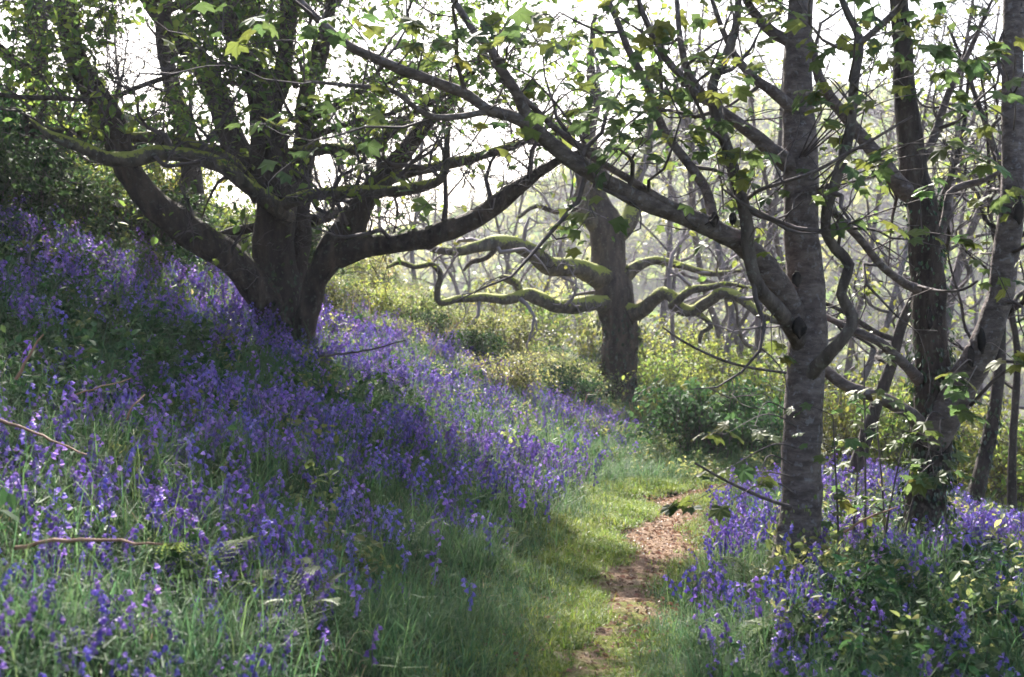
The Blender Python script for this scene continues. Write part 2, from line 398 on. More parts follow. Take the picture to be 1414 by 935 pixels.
def leaves_at(spots, per, size, TV, TF, seed, spread=.05, flat=.45, jitter=.35):
    g = np.random.default_rng(seed)
    if not spots: return None
    pos = np.repeat(np.array([s[0] for s in spots]), per, 0); dr = np.repeat(np.array([s[1] for s in spots]), per, 0)
    n = len(pos)
    pos = pos + g.normal(0, spread, (n, 3))
    yaw = np.arctan2(-dr[:, 0], dr[:, 1]) + g.normal(0, 1.1, n)
    pit = g.normal(-.35, flat, n); rol = g.normal(0, flat, n)
    scl = size * (1 + jitter * g.normal(0, 1, n)).clip(.45, 1.7)
    return scatter_mesh(TV, TF, pos, rots(yaw, pit, rol), scl)

def open_to_sun(spots, seed):
    """thin leaf spots where the crown lets the sun through to the path and the near grass"""
    g = np.random.default_rng(seed); out_ = []
    for s_ in spots:
        p = s_[0]; k = (p[2] - .3) / S[2]; x_, y_ = p[0] - S[0] * k, p[1] - S[1] * k
        lit = (9.3 < y_ < 15 and abs(x_ - path_x(y_) + .25) < 1.0 and math.sin(y_ * 5.1 + x_) > -.55) or (3.6 < y_ < 4.9 and -1.7 < x_ < 0) or (7.8 < y_ < 9 and -.7 < x_ < .5)
        if not lit or g.random() < .12: out_.append(s_)
    return out_

class Tree:
    def __init__(s, name, base, label, cat='tree', group=None):
        s.b = np.array(base, float); s.o = empty(name, base); tag(s.o, label, cat, group); s.lines = []
    def limb(s, pts, name='branch', mat='oak_bark', sides=10, lump=.10, step=.09, keep=True, label=None, grow_line=True, flare=0):
        """pts rows: px, py, depth, width in px"""
        rows = np.array([[*P(a, b, d), wd * .5 * d / FPX] for a, b, d, wd in pts])
        q = spline(rows, step); p, r = q[:, :3], np.maximum(q[:, 3], .003)
        g = np.random.default_rng(int(abs(pts[0][0] * 7 + pts[-1][1] * 3)))
        k = min(len(p), 400); wv = np.cumsum(g.normal(0, .12, (len(p), 3)), 0) ; wv -= np.linspace(0, 1, len(p))[:, None] * wv[-1]
        p = p + np.clip(wv, -.5, .5) * r.mean() * .5
        if flare:
            h = p[:, 2] - p[:, 2].min(); r = r * (1 + flare * np.exp(-h / .16))
        V, F = tube(p, r, sides, lump, seed=float(pts[0][0]) * .37)
        if flare:                                                  # buttress roots
            W_ = V.reshape(len(p), sides, 3); th_ = np.linspace(0, 2 * math.pi, sides, endpoint=False)
            k_ = (flare * 1.3 * np.exp(-h / .22))[:, None] * np.clip(np.sin(4 * th_ + pts[0][0]) + .45 * np.sin(3 * th_ + 1), -.2, 1.4)[None]
            V = (p[:, None] + (W_ - p[:, None]) * (1 + k_[..., None])).reshape(-1, 3)
        o = obj(name, mesh(name, V - s.b, F, M[mat]), s.o)
        if label: o['label'] = label
        if grow_line: s.lines.append((p, r))
        return p, r
    def tubes(s, name, tubes, mat, sides=5):
        V, F = join([tube(p, r, sides) for p, r in tubes])
        if len(V): return tag(obj(name, mesh(name, V - s.b, F, M[mat]), s.o), kind='stuff')
    def leaves(s, name, VF, mat):
        if VF is None: return
        V, F = VF; return tag(obj(name, mesh(name, V - s.b, F, M[mat], smooth=False), s.o), kind='stuff')

def drop(base_px, d):
    """foot of a tree on the ground at that column and depth"""
    x = (base_px - 707) / FPX * d
    return np.array([x, d, float(ground(x, d))])
def py_of(pt):
    return 467.5 - (pt[2] - EYE) * FPX / pt[1]

def high_limbs(T, k, zmin, n, bias, L, seed, mat):
    """upper limbs of the crown, above the part of the tree in the picture"""
    g = np.random.default_rng(seed); p, r = T.lines[k]
    top = np.where(p[:, 2] > zmin)[0]
    for j in range(n):
        i = top[int(g.random() * (len(top) - 1))]
        d = nrm([g.normal(0, .8) + bias[0], g.normal(0, .8) + bias[1], .35]); Lk = L * g.uniform(.6, 1.1); q = [p[i]]
        for _ in range(9):
            d = nrm(d + g.normal(0, .25, 3) + np.array([0, 0, .02])); q.append(q[-1] + d * Lk / 9)
        s_ = spline(np.c_[np.array(q), np.linspace(max(r[i] * .7, .02), .008, 10)], .15)
        V, F = tube(s_[:, :3], s_[:, 3], 7, .06, j); obj('branch', mesh('branch', V - T.b, F, M[mat]), T.o); T.lines.append((s_[:, :3], s_[:, 3]))
# ---- the many-stemmed tree on the bank
A = Tree('multi_stemmed_tree', drop(398, 15), 'gnarled many-stemmed dark mossy tree rooted among bluebells on the steep bank')
ab = py_of(A.b) + 25
A.limb([(398, ab, 15, 62), (393, 450, 15, 62), (387, 400, 15, 62), (382, 340, 15, 62), (378, 290, 15, 58), (370, 235, 15, 54), (368, 180, 15, 46), (362, 140, 15, 34), (345, 95, 14.8, 28), (320, 45, 14.6, 24), (300, -10, 14.5, 20), (285, -90, 14.4, 14), (270, -180, 14.3, 8)], 'trunk', 'dark_bark', 16, .13, flare=.25)
A.limb([(398, ab, 14.98, 30), (386, 450, 14.92, 42), (354, 398, 14.8, 46), (312, 352, 14.6, 43), (258, 318, 14.4, 43), (212, 280, 14.2, 42), (183, 243, 14.1, 36), (168, 195, 14.1, 37), (155, 158, 14.1, 38), (138, 128, 14.1, 36), (113, 86, 14.1, 33), (98, 36, 14.1, 30), (88, -20, 14.1, 26), (70, -110, 14.2, 18), (60, -200, 14.3, 8)], 'branch', 'oak_bark', 14, .12)
A.limb([(396, 420, 15.05, 34), (406, 370, 15.1, 34), (412, 330, 15.2, 34), (416, 260, 15.3, 34), (421, 171, 15.4, 28), (426, 127, 15.4, 24), (440, 82, 15.4, 20), (452, 20, 15.5, 17), (470, -60, 15.6, 10)], 'branch', 'dark_bark', 12, .12)
A.limb([(414, ab + 6, 14.85, 30), (424, 445, 14.78, 31), (436, 392, 14.7, 34), (455, 354, 14.6, 40), (478, 318, 14.6, 42), (494, 288, 14.6, 36), (518, 250, 14.6, 28), (545, 218, 14.6, 25), (568, 190, 14.6, 22), (585, 168, 14.5, 18), (619, 137, 14.4, 14), (650, 95, 14.3, 11), (690, 40, 14.2, 7)], 'branch', 'oak_bark', 14, .13)
A.limb([(468, 350, 14.6, 40), (490, 342, 14.5, 32), (533, 335, 14.4, 29), (577, 331, 14.3, 29), (611, 321, 14.2, 29), (653, 304, 14.1, 28), (680, 285, 14, 26), (700, 268, 14, 24), (724, 251, 13.9, 18), (756, 228, 13.8, 14), (790, 212, 13.7, 10), (830, 205, 13.7, 6)], 'branch', 'oak_bark', 12, .12)
A.limb([(396, 300, 14.9, 26), (382, 287, 14.5, 24), (342, 257, 14.2, 22), (308, 229, 14, 21), (260, 214, 13.8, 21), (219, 211, 13.7, 22), (185, 219, 13.6, 21), (151, 219, 13.5, 20), (116, 205, 13.4, 18), (82, 192, 13.3, 15), (66, 183, 13.3, 10), (40, 165, 13.3, 5)], 'branch', 'moss_bark', 10, .14)
A.limb([(360, 275, 14.9, 24), (330, 236, 14.7, 21), (301, 214, 14.5, 20), (253, 198, 14.4, 18), (219, 191, 14.3, 17), (182, 191, 14.2, 14), (151, 191, 14.1, 14), (113, 186, 14.1, 14), (75, 181, 14, 10), (40, 172, 14, 6)], 'branch', 'moss_bark', 10, .14)
A.limb([(384, 292, 14.9, 22), (402, 278, 14.4, 18), (451, 267, 14.2, 18), (503, 265, 14, 17), (551, 264, 13.9, 16), (588, 256, 13.8, 15), (609, 245, 13.7, 13), (616, 225, 13.7, 11), (617, 200, 13.7, 8), (622, 170, 13.6, 4)], 'branch', 'moss_bark', 10, .14)
A.limb([(400, 214, 15.2, 20), (451, 205, 15, 16), (492, 207, 14.9, 15), (527, 192, 14.8, 14), (551, 171, 14.7, 12), (580, 150, 14.6, 9), (620, 128, 14.5, 6)], 'branch', 'moss_bark', 9, .12)
A.limb([(500, 280, 14.6, 18), (544, 247, 14.4, 14), (605, 229, 14.3, 15), (653, 219, 14.2, 14), (701, 205, 14.1, 11), (735, 192, 14, 8), (790, 180, 13.9, 4)], 'branch', 'moss_bark', 9, .12)
A.limb([(418, 195, 15.2, 12), (448, 182, 15, 10), (489, 168, 14.9, 8), (537, 158, 14.8, 6), (580, 140, 14.8, 3)], 'branch', 'oak_bark', 8)
A.limb([(425, 165, 15.4, 14), (462, 147, 15.3, 12), (503, 123, 15.2, 10), (544, 110, 15.1, 8), (600, 90, 15, 5)], 'branch', 'oak_bark', 8)
A.limb([(362, 245, 15.1, 40), (334, 222, 15.2, 36), (318, 180, 15.3, 36), (305, 140, 15.4, 34), (286, 96, 15.5, 32), (262, 62, 15.6, 28), (235, 36, 15.6, 24), (205, 5, 15.6, 18), (170, -60, 15.6, 10)], 'branch', 'dark_bark', 12, .12)
A.limb([(366, 165, 15, 22), (384, 120, 15.1, 26), (391, 70, 15.2, 24), (396, 20, 15.2, 24), (404, -40, 15.3, 18), (415, -130, 15.4, 8)], 'branch', 'dark_bark', 10, .12)
A.limb([(300, 110, 15.3, 9), (267, 82, 14.8, 7), (240, 103, 14.4, 7), (192, 120, 14, 7), (161, 133, 13.8, 7), (120, 138, 13.5, 7), (44, 135, 13, 7), (0, 131, 12.8, 6), (-60, 120, 12.6, 4)], 'branch', 'dark_bark', 7)
A.limb([(330, 330, 15.3, 9), (300, 326, 15.5, 12), (360, 312, 15.4, 14)][::-1], 'branch', 'dark_bark', 8, grow_line=False)
A.limb([(430, 305, 15.3, 22), (455, 296, 15.6, 18), (490, 290, 15.9, 15), (520, 270, 16.2, 12), (560, 262, 16.5, 8)], 'branch', 'oak_bark', 8)
A.limb([(410, 120, 15.2, 10), (395, 95, 15, 12), (360, 118, 14.9, 10), (300, 112, 14.7, 6)], 'branch', 'oak_bark', 7)
for k_, z_ in ((0, 4.9), (1, 4.6), (2, 4.9), (12, 4.8), (13, 4.9)):
    high_limbs(A, k_, z_, 3, (.1, -.7), 3.6, 800 + k_, 'dark_bark')
tb, sp = grow(A.lines, .29, 1.15, 3, up=.28, seed=1, maxr=.03)
tb = [q for q in tb if py_of(q[0][0]) < 140 or rng.random() < .75]
A.tubes('twigs', tb, 'twig', 4)
def px_of(pt): return 707 + pt[0] / pt[1] * FPX
sp = [s for s in sp if rng.random() < (.12 if py_of(s[0]) < -20 and px_of(s[0]) > 440 else .22 if py_of(s[0]) < -20 else .85 if py_of(s[0]) < 130 else .6 if py_of(s[0]) < 185 else .15 if py_of(s[0]) < 260 else .1) and ((px_of(s[0]) - 190) / 60) ** 2 + ((py_of(s[0]) - 85) / 50) ** 2 > 1]
A.leaves('crown', leaves_at(open_to_sun(sp, 1), 1, .085, LEAF_V, LEAF_F, 3), 'canopy_leaf')

# ---- the old oak by the bend
B = Tree('oak_tree', drop(856, 24), 'old oak with crooked moss-topped limbs standing beyond the bend of the path')
bb = py_of(B.b) + 8
B.limb([(857, bb, 24, 60), (857, 540, 24, 52), (857, 490, 24, 49), (856, 445, 24, 52), (850, 400, 24, 58), (846, 370, 24, 50), (845, 335, 24, 46), (838, 305, 24, 46), (830, 275, 24, 32), (826, 235, 24, 28), (818, 190, 24, 22), (825, 140, 24, 16), (818, 80, 24, 10), (822, 20, 24, 6)], 'trunk', 'oak_bark', 16, .13, flare=.3)
B.limb([(835, 320, 24, 30), (814, 300, 23.9, 26), (803, 283, 23.8, 24), (806, 255, 23.7, 18), (795, 225, 23.6, 13), (775, 195, 23.5, 8), (760, 160, 23.4, 5)], 'branch', 'moss_bark', 10, .13)
B.limb([(852, 325, 24, 30), (868, 305, 24, 26), (876, 280, 24.1, 22), (880, 250, 24.2, 16), (895, 215, 24.3, 12), (900, 170, 24.4, 9), (920, 120, 24.5, 5)], 'branch', 'moss_bark', 10, .13)
B.limb([(845, 390, 24, 34), (822, 379, 23.6, 32), (790, 369, 23.2, 27), (759, 364, 22.9, 25), (735, 348, 22.6, 24), (711, 334, 22.4, 22), (683, 331, 22.2, 20), (656, 338, 22, 16), (622, 345, 21.8, 13), (594, 341, 21.6, 10), (570, 330, 21.5, 6)], 'branch', 'moss_bark', 10, .15)
B.limb([(845, 424, 24, 28), (822, 421, 23.5, 22), (800, 423, 23.2, 22), (772, 424, 23, 20), (748, 415, 22.8, 20), (728, 408, 22.6, 17), (704, 415, 22.4, 15), (670, 412, 22.2, 12), (635, 412, 22, 11), (608, 416, 21.8, 10), (605, 404, 21.8, 9), (608, 390, 21.7, 8), (610, 378, 21.7, 8), (598, 364, 21.6, 8), (574, 369, 21.5, 7), (553, 362, 21.5, 7), (534, 370, 21.4, 4)], 'branch', 'moss_bark', 9, .15)
B.limb([(855, 432, 24, 26), (887, 431, 23.5, 22), (911, 408, 23.2, 18), (926, 409, 23, 16), (937, 425, 22.9, 17), (956, 431, 22.8, 17), (979, 418, 22.6, 16), (997, 407, 22.4, 15), (1022, 414, 22.2, 14), (1050, 436, 22, 12), (1085, 445, 21.8, 8), (1130, 440, 21.6, 5)], 'branch', 'moss_bark', 10, .15)
B.limb([(926, 424, 22.9, 10), (938, 412, 22.7, 12), (953, 401, 22.6, 12), (979, 397, 22.5, 10), (1005, 392, 22.4, 7), (1040, 398, 22.3, 4)], 'branch', 'moss_bark', 8, .13)
B.limb([(858, 385, 24, 22), (880, 366, 24, 16), (905, 358, 24, 12), (940, 366, 24, 10), (986, 378, 24, 8), (1030, 372, 24, 4)], 'branch', 'moss_bark', 8, .12)
B.limb([(960, 432, 22.8, 9), (972, 438, 22.7, 8), (983, 451, 22.6, 8), (970, 459, 22.6, 7), (966, 474, 22.6, 5)], 'branch', 'moss_bark', 7, .15, grow_line=False)
B.limb([(722, 412, 22.6, 9), (716, 396, 22.6, 9), (702, 385, 22.6, 14), (690, 384, 22.6, 6)], 'branch', 'moss_bark', 7, .2, grow_line=False)
B.limb([(690, 336, 22.2, 9), (672, 356, 22.2, 8), (650, 362, 22.2, 7), (640, 374, 22.2, 4)], 'branch', 'oak_bark', 7, .15, grow_line=False)
B.limb([(800, 285, 23.8, 9), (770, 292, 23.5, 8), (740, 284, 23.3, 7), (716, 300, 23, 5)], 'branch', 'oak_bark', 7, .15)
tb, sp = grow(B.lines, .75, 1.5, 3, up=.2, wig=.55, seed=2, maxr=.045, r_tip=.005)
B.tubes('twigs', tb, 'grey_twig', 4)
B.leaves('crown', leaves_at(sp[::3], 1, .07, LEAF_V, LEAF_F, 5), 'young_leaf')

# ---- the sycamore beside the path
C = Tree('sycamore_tree', drop(1108, 10.2), 'straight grey sycamore trunk with a long limb reaching out over the path')
cb = py_of(C.b) + 12
C.limb([(1106, cb, 10.2, 66), (1107, 730, 10.2, 57), (1108, 660, 10.2, 54), (1108, 590, 10.2, 53), (1108, 520, 10.2, 54), (1109, 450, 10.2, 54), (1110, 380, 10.2, 50), (1110, 300, 10.2, 48), (1110, 230, 10.2, 50), (1107, 150, 10.2, 42), (1106, 80, 10.2, 38), (1110, 0, 10.2, 34), (1112, -120, 10.2, 28), (1118, -260, 10.2, 20), (1120, -420, 10.2, 10)], 'trunk', 'syc_bark', 20, .05, flare=.35)
C.limb([(1112, 490, 10.22, 26.1), (1100, 440, 10.12, 33.1), (1084, 404, 10.0, 33.1), (1058, 368, 9.9, 32.2), (1028, 340, 9.8, 31.3), (1000, 325, 9.7, 27.8), (950, 303, 9.6, 27), (900, 285, 9.5, 25.2), (850, 260, 9.3, 23.5), (800, 230, 9.1, 22.6), (757, 197, 9, 21.8), (727, 166, 8.9, 18.3), (714, 132, 8.85, 15.7), (694, 99, 8.8, 13.9), (677, 68, 8.8, 12.2), (653, 41, 8.8, 10.4), (625, 0, 8.8, 8.7), (590, -60, 8.8, 5.2)], 'branch', 'syc_bark', 14, .06, label='long grey limb sweeping out over the path')
C.limb([(733, 174, 8.9, 18), (705, 160, 8.85, 17), (674, 152, 8.75, 15), (646, 131, 8.7, 15), (605, 115, 8.6, 15), (561, 99, 8.5, 15), (520, 82, 8.4, 14), (479, 61, 8.3, 12), (445, 31, 8.2, 11), (415, 0, 8.2, 9), (370, -60, 8.1, 5)], 'branch', 'syc_bark', 10, .06)
C.limb([(690, 110, 8.8, 6), (725, 137, 8.9, 8), (760, 171, 9, 9), (794, 199, 9.1, 10), (831, 226, 9.2, 10), (876, 253, 9.4, 11), (923, 281, 9.5, 12), (975, 303, 9.65, 14)][::-1], 'branch', 'syc_bark', 9, .05)
C.limb([(674, 153, 8.75, 9), (640, 160, 8.7, 9), (600, 162, 8.6, 9), (575, 150, 8.5, 8), (540, 125, 8.4, 7), (480, 118, 8.3, 6), (420, 112, 8.2, 4)], 'branch', 'syc_bark', 8, .05)
C.limb([(990, 322, 9.7, 16), (984, 298, 9.75, 15), (973, 259, 9.8, 14), (945, 219, 9.85, 13), (914, 175, 9.9, 12), (896, 123, 9.9, 11), (866, 66, 9.9, 10), (846, 15, 9.9, 8), (820, -50, 9.9, 5)], 'branch', 'syc_bark', 10, .05)
C.limb([(1112, 500, 10.2, 22), (1101, 468, 10.06, 24), (1076, 432, 9.85, 22), (1049, 398, 9.7, 19), (1036, 354, 9.65, 18), (1031, 300, 9.6, 18), (1018, 250, 9.6, 17), (1004, 205, 9.6, 16), (990, 160, 9.6, 16), (985, 120, 9.6, 15), (1004, 79, 9.6, 13), (1018, 30, 9.6, 11), (1022, -30, 9.6, 8), (1030, -100, 9.6, 5)], 'branch', 'brown_bark', 12, .07)
C.limb([(988, 140, 9.6, 14), (965, 135, 9.5, 13), (940, 105, 9.5, 11), (918, 79, 9.45, 10), (888, 20, 9.4, 8), (870, -40, 9.4, 5)], 'branch', 'syc_bark', 9, .06)
C.limb([(1108, 245, 10.2, 34), (1085, 224, 10.1, 26), (1063, 206, 10, 22), (1037, 184, 9.9, 19), (1004, 160, 9.8, 15), (960, 120, 9.7, 12), (940, 60, 9.6, 9), (935, 0, 9.6, 6)], 'branch', 'syc_bark', 12, .06)
C.limb([(1106, 165, 10.2, 22), (1089, 145, 10.1, 18), (1066, 125, 10, 16), (1037, 104, 9.9, 13), (1012, 72, 9.9, 10), (990, 20, 9.8, 7), (970, -40, 9.8, 4)], 'branch', 'syc_bark', 10, .06)
C.limb([(1106, 70, 10.2, 22), (1090, 55, 10.2, 18), (1070, 46, 10.2, 16), (1046, 24, 10.2, 14), (1030, 0, 10.2, 11), (1005, -50, 10.2, 7)], 'branch', 'syc_bark', 10, .06)
C.limb([(1112, 540, 10.2, 20), (1122, 513, 10.06, 21), (1144, 489, 9.9, 18), (1168, 461, 9.8, 17), (1176, 436, 9.8, 16), (1161, 406, 9.75, 15), (1171, 364, 9.7, 15), (1152, 343, 9.7, 15), (1138, 320, 9.65, 14), (1140, 285, 9.6, 15), (1151, 253, 9.6, 15), (1165, 212, 9.6, 15), (1174, 165, 9.6, 14), (1178, 110, 9.6, 13), (1186, 57, 9.6, 12), (1172, 24, 9.6, 10), (1156, -20, 9.6, 8), (1150, -90, 9.6, 4)], 'branch', 'brown_bark', 12, .10)
C.limb([(1184, 62, 9.6, 9), (1217, 35, 9.5, 10), (1247, 4, 9.4, 8), (1280, -40, 9.4, 5)], 'branch', 'syc_bark', 8, .06)
C.limb([(1032, 275, 9.6, 6), (1050, 262, 9.3, 6), (1081, 252, 9.1, 5), (1125, 237, 9, 5), (1164, 215, 8.9, 5), (1210, 190, 8.8, 4), (1260, 160, 8.7, 3)], 'branch', 'syc_bark', 6, .04)
C.limb([(1085, 515, 10.1, 4), (1040, 508, 9.8, 4), (1000, 498, 9.6, 4), (950, 475, 9.4, 3.4), (915, 452, 9.3, 2.5)], 'branch', 'twig', 6, .04, grow_line=False)
C.limb([(1092, 700, 10.05, 5), (1060, 690, 9.6, 5), (1010, 668, 9.3, 4), (960, 640, 9, 3)], 'branch', 'twig', 6, .04, grow_line=False)
for px, py, dd, wd in ((1104, 452, 9.86, 26), (1100, 385, 9.86, 18), (986, 303, 9.58, 18), (1012, 302, 9.5, 15)):
    q = np.array([*P(px, py, dd)]); u = np.linspace(0, math.pi, 7)[:, None]; v = np.linspace(0, 2 * math.pi, 9)[None, :-1]
    r_ = wd / 2 * dd / FPX
    V = np.stack([.75 * r_ * np.sin(u) * np.cos(v), .45 * r_ * np.sin(u) * np.sin(v), 1.15 * r_ * np.cos(u) + 0 * v], -1).reshape(-1, 3)
    V *= 1 + .1 * rng.normal(size=(len(V), 1))
    i_ = (np.arange(6)[:, None] * 8 + np.arange(8)[None]); j_ = (np.arange(6)[:, None] * 8 + (np.arange(8)[None] + 1) % 8)
    obj('branch_scar', mesh('branch_scar', V + q - C.b, np.stack([i_, j_, j_ + 8, i_ + 8], -1).reshape(-1, 4), M['scar']), C.o)
high_limbs(C, 0, 4.4, 3, (-.2, .3), 3.2, 820, 'syc_bark'); high_limbs(C, 0, 4.6, 6, (-.7, 1.3), 4.6, 821, 'syc_bark')
tb, sp = grow(C.lines[1:], .42, 1.0, 2, up=.12, seed=4, maxr=.02)
C.tubes('twigs', tb, 'twig', 4)
hi = open_to_sun([s for s in sp if py_of(s[0]) < 330], 2)
g = np.random.default_rng(21)
C.leaves('crown', leaves_at([s for s in hi if g.random() < .42], 3, .072, PALM2_V, PALM2_F, 6, flat=.4, spread=.06), 'syc_leaf')

# ---- the forked sycamore behind it
D = Tree('sycamore_tree', drop(1276, 10.9), 'ivy-clad sycamore forking low into two big stems, near the straight grey trunk')
db = py_of(D.b) + 12
D.limb([(1274, db, 10.9, 66), (1277, 720, 10.9, 58), (1281, 650, 10.9, 53), (1285, 590, 10.9, 54), (1284, 500, 10.9, 49), (1281, 420, 10.9, 46), (1276, 350, 10.9, 43), (1271, 285, 10.9, 43), (1262, 235, 10.9, 38), (1252, 150, 10.9, 31), (1246, 80, 10.9, 28), (1240, 0, 10.9, 24), (1230, -120, 10.9, 16), (1225, -250, 10.9, 8)], 'trunk', 'dark_bark', 18, .08, flare=.3)
D.limb([(1288, 610, 10.85, 44), (1304, 575, 10.75, 46), (1330, 530, 10.65, 45), (1356, 478, 10.55, 41), (1376, 420, 10.5, 37), (1391, 350, 10.45, 35), (1400, 280, 10.4, 34), (1402, 200, 10.4, 32), (1402, 100, 10.4, 30), (1406, 0, 10.4, 28), (1415, -120, 10.4, 20), (1420, -250, 10.4, 10)], 'branch', 'syc_bark', 16, .06, label='thick grey stem leaning outward from the low fork')
D.limb([(1268, 275, 10.9, 30), (1245, 258, 10.8, 25), (1221, 224, 10.7, 21), (1186, 184, 10.7, 18), (1155, 146, 10.7, 16), (1133, 110, 10.7, 14), (1120, 60, 10.7, 10), (1090, 0, 10.7, 6)], 'branch', 'syc_bark', 12, .06)
D.limb([(1270, 400, 10.85, 16), (1247, 390, 10.6, 12), (1217, 366, 10.4, 11), (1186, 329, 10.3, 11), (1151, 292, 10.2, 10), (1130, 262, 10.1, 7), (1100, 225, 10.1, 4)], 'branch', 'syc_bark', 9, .05)
D.limb([(1272, 590, 10.85, 24), (1258, 574, 10.6, 20), (1221, 552, 10.5, 18), (1177, 537, 10.5, 17), (1142, 512, 10.5, 15), (1120, 490, 10.5, 10)], 'branch', 'syc_bark', 11, .06, grow_line=False)
D.limb([(1268, 525, 10.85, 18), (1254, 510, 10.6, 15), (1238, 494, 10.5, 14), (1212, 472, 10.4, 13), (1184, 459, 10.4, 12), (1140, 438, 10.5, 8), (1095, 420, 10.6, 5)], 'branch', 'syc_bark', 10, .06, grow_line=False)
D.limb([(1290, 345, 10.9, 14), (1305, 305, 10.9, 12), (1310, 268, 10.9, 11), (1330, 255, 10.9, 10), (1358, 249, 10.9, 9), (1385, 235, 10.9, 5)], 'branch', 'syc_bark', 9, .08)
D.limb([(1268, 395, 10.7, 5), (1300, 402, 10.3, 4), (1330, 400, 10.1, 4), (1350, 388, 10, 3)], 'branch', 'twig', 6, .04, grow_line=False)
D.limb([(1340, 560, 10.6, 5), (1385, 515, 10.2, 5), (1430, 500, 10, 4)], 'branch', 'twig', 6, .04, grow_line=False)
D.limb([(1262, 240, 10.9, 16), (1290, 190, 10.9, 13), (1310, 130, 10.9, 10), (1345, 60, 10.9, 7), (1370, 0, 10.9, 4)], 'branch', 'syc_bark', 9, .06)
for px, py, dd, wd in ((1355, 470, 10.36, 22), (1341, 492, 10.4, 18), (1407, 290, 10.24, 24), (1283, 440, 10.68, 18)):
    q = np.array([*P(px, py, dd)]); u = np.linspace(0, math.pi, 7)[:, None]; v = np.linspace(0, 2 * math.pi, 9)[None, :-1]
    r_ = wd / 2 * dd / FPX
    V = np.stack([.6 * r_ * np.sin(u) * np.cos(v), .4 * r_ * np.sin(u) * np.sin(v), 1.6 * r_ * np.cos(u) + 0 * v], -1).reshape(-1, 3)
    V *= 1 + .12 * rng.normal(size=(len(V), 1))
    i_ = (np.arange(6)[:, None] * 8 + np.arange(8)[None]); j_ = (np.arange(6)[:, None] * 8 + (np.arange(8)[None] + 1) % 8)
    obj('branch_scar', mesh('branch_scar', V + q - D.b, np.stack([i_, j_, j_ + 8, i_ + 8], -1).reshape(-1, 4), M['scar']), D.o)
high_limbs(D, 0, 4.6, 6, (-.5, .7), 3.4, 830, 'syc_bark'); high_limbs(D, 1, 4.6, 5, (-.2, .6), 3.2, 831, 'syc_bark')
tb, sp = grow(D.lines[1:], .5, 1.0, 2, up=.15, seed=5, maxr=.02)
sp = open_to_sun(sp, 3)
D.tubes('twigs', tb, 'twig', 4)
D.leaves('crown', leaves_at([s for s in sp if g.random() < .34], 3, .072, PALM2_V, PALM2_F, 8, flat=.4, spread=.06), 'syc_leaf')

# the large leaves of the two sycamores, each a leaf of its own
me_leaf = [mesh('leaf', PALM_V * s_, PALM_F, M['syc_leaf'], smooth=False) for s_ in (1.0,)]
def spray(T, spots, seed, mat='twig'):
    g = np.random.default_rng(seed)
    allp = np.concatenate([p for p, r in T.lines]); tb = []
    for px, py, d, n, size in spots:
        c = P(px, py, d)
        k = np.argmin(np.linalg.norm((allp - c) * np.array([1, 1, 1.3]), axis=1)); a = allp[k]
        mid = (a + c) / 2 + np.array([g.normal(0, .05), 0, .06 + .1 * g.random()])
        q = spline(np.array([a, mid, c]), .06); tb.append((q, np.linspace(.007, .0022, len(q))))
        dr = nrm(c - mid)
        for i in range(n):
            off = np.array([g.normal(0, .07), g.normal(0, .07), g.normal(-.01, .03)])
            p = c + off
            tb.append((np.array([c, (c + p) / 2 + np.array([0, 0, .012]), p]), np.array([.0018, .0015, .0012])))
            lf = obj('leaf', me_leaf[0], T.o, p - T.b)
            s_ = size * g.uniform(.9, 1.45); lf.scale = (s_, s_, s_)
            yaw = math.atan2(-off[0], off[1]) + g.normal(0, .5)
            lf.rotation_euler = (g.normal(-.45, .22), g.normal(0, .28), yaw)
    T.tubes('shoots', tb, mat, 5)
spray(C, [(700, 52, 8.4, 4, .085), (622, 62, 8.3, 4, .08), (745, 58, 8.4, 3, .08), (832, 142, 8.5, 4, .085), (800, 152, 8.7, 3, .08), (945, 108, 8.8, 3, .07),
          (955, 78, 9, 3, .07), (900, 92, 9, 3, .08), (850, 96, 8.8, 3, .08), (1000, 166, 9, 4, .08), (1032, 213, 9, 4, .085), (932, 190, 9, 4, .08), (872, 152, 8.9, 3, .08),
          (962, 183, 9, 4, .08), (1112, 130, 9.2, 4, .085), (1142, 124, 9.2, 4, .085), (1000, 130, 9.2, 3, .08), (560, 46, 8.2, 4, .085), (602, 72, 8.1, 3, .08), (482, 22, 8, 4, .085),
          (442, 42, 8, 4, .085), (332, 62, 8, 3, .08), (360, 30, 8, 4, .085), (700, 170, 8.5, 3, .075), (650, 90, 8.5, 3, .08), (770, 110, 8.6, 3, .08), (1060, 330, 9.3, 2, .06),
          (1082, 483, 9.7, 3, .08), (1066, 492, 9.6, 2, .075), (1042, 588, 9.4, 4, .085), (1000, 600, 9.2, 4, .085), (958, 692, 9, 5, .09), (1003, 648, 9.2, 4, .085), (985, 705, 9, 3, .085),
          (1050, 668, 9.4, 3, .08), (850, 200, 8.9, 3, .08), (1010, 30, 9.3, 3, .08), (1080, 20, 9.4, 4, .085), (760, 20, 8.6, 4, .085), (520, 120, 8.2, 2, .08), (905, 40, 9, 4, .085)], 31)
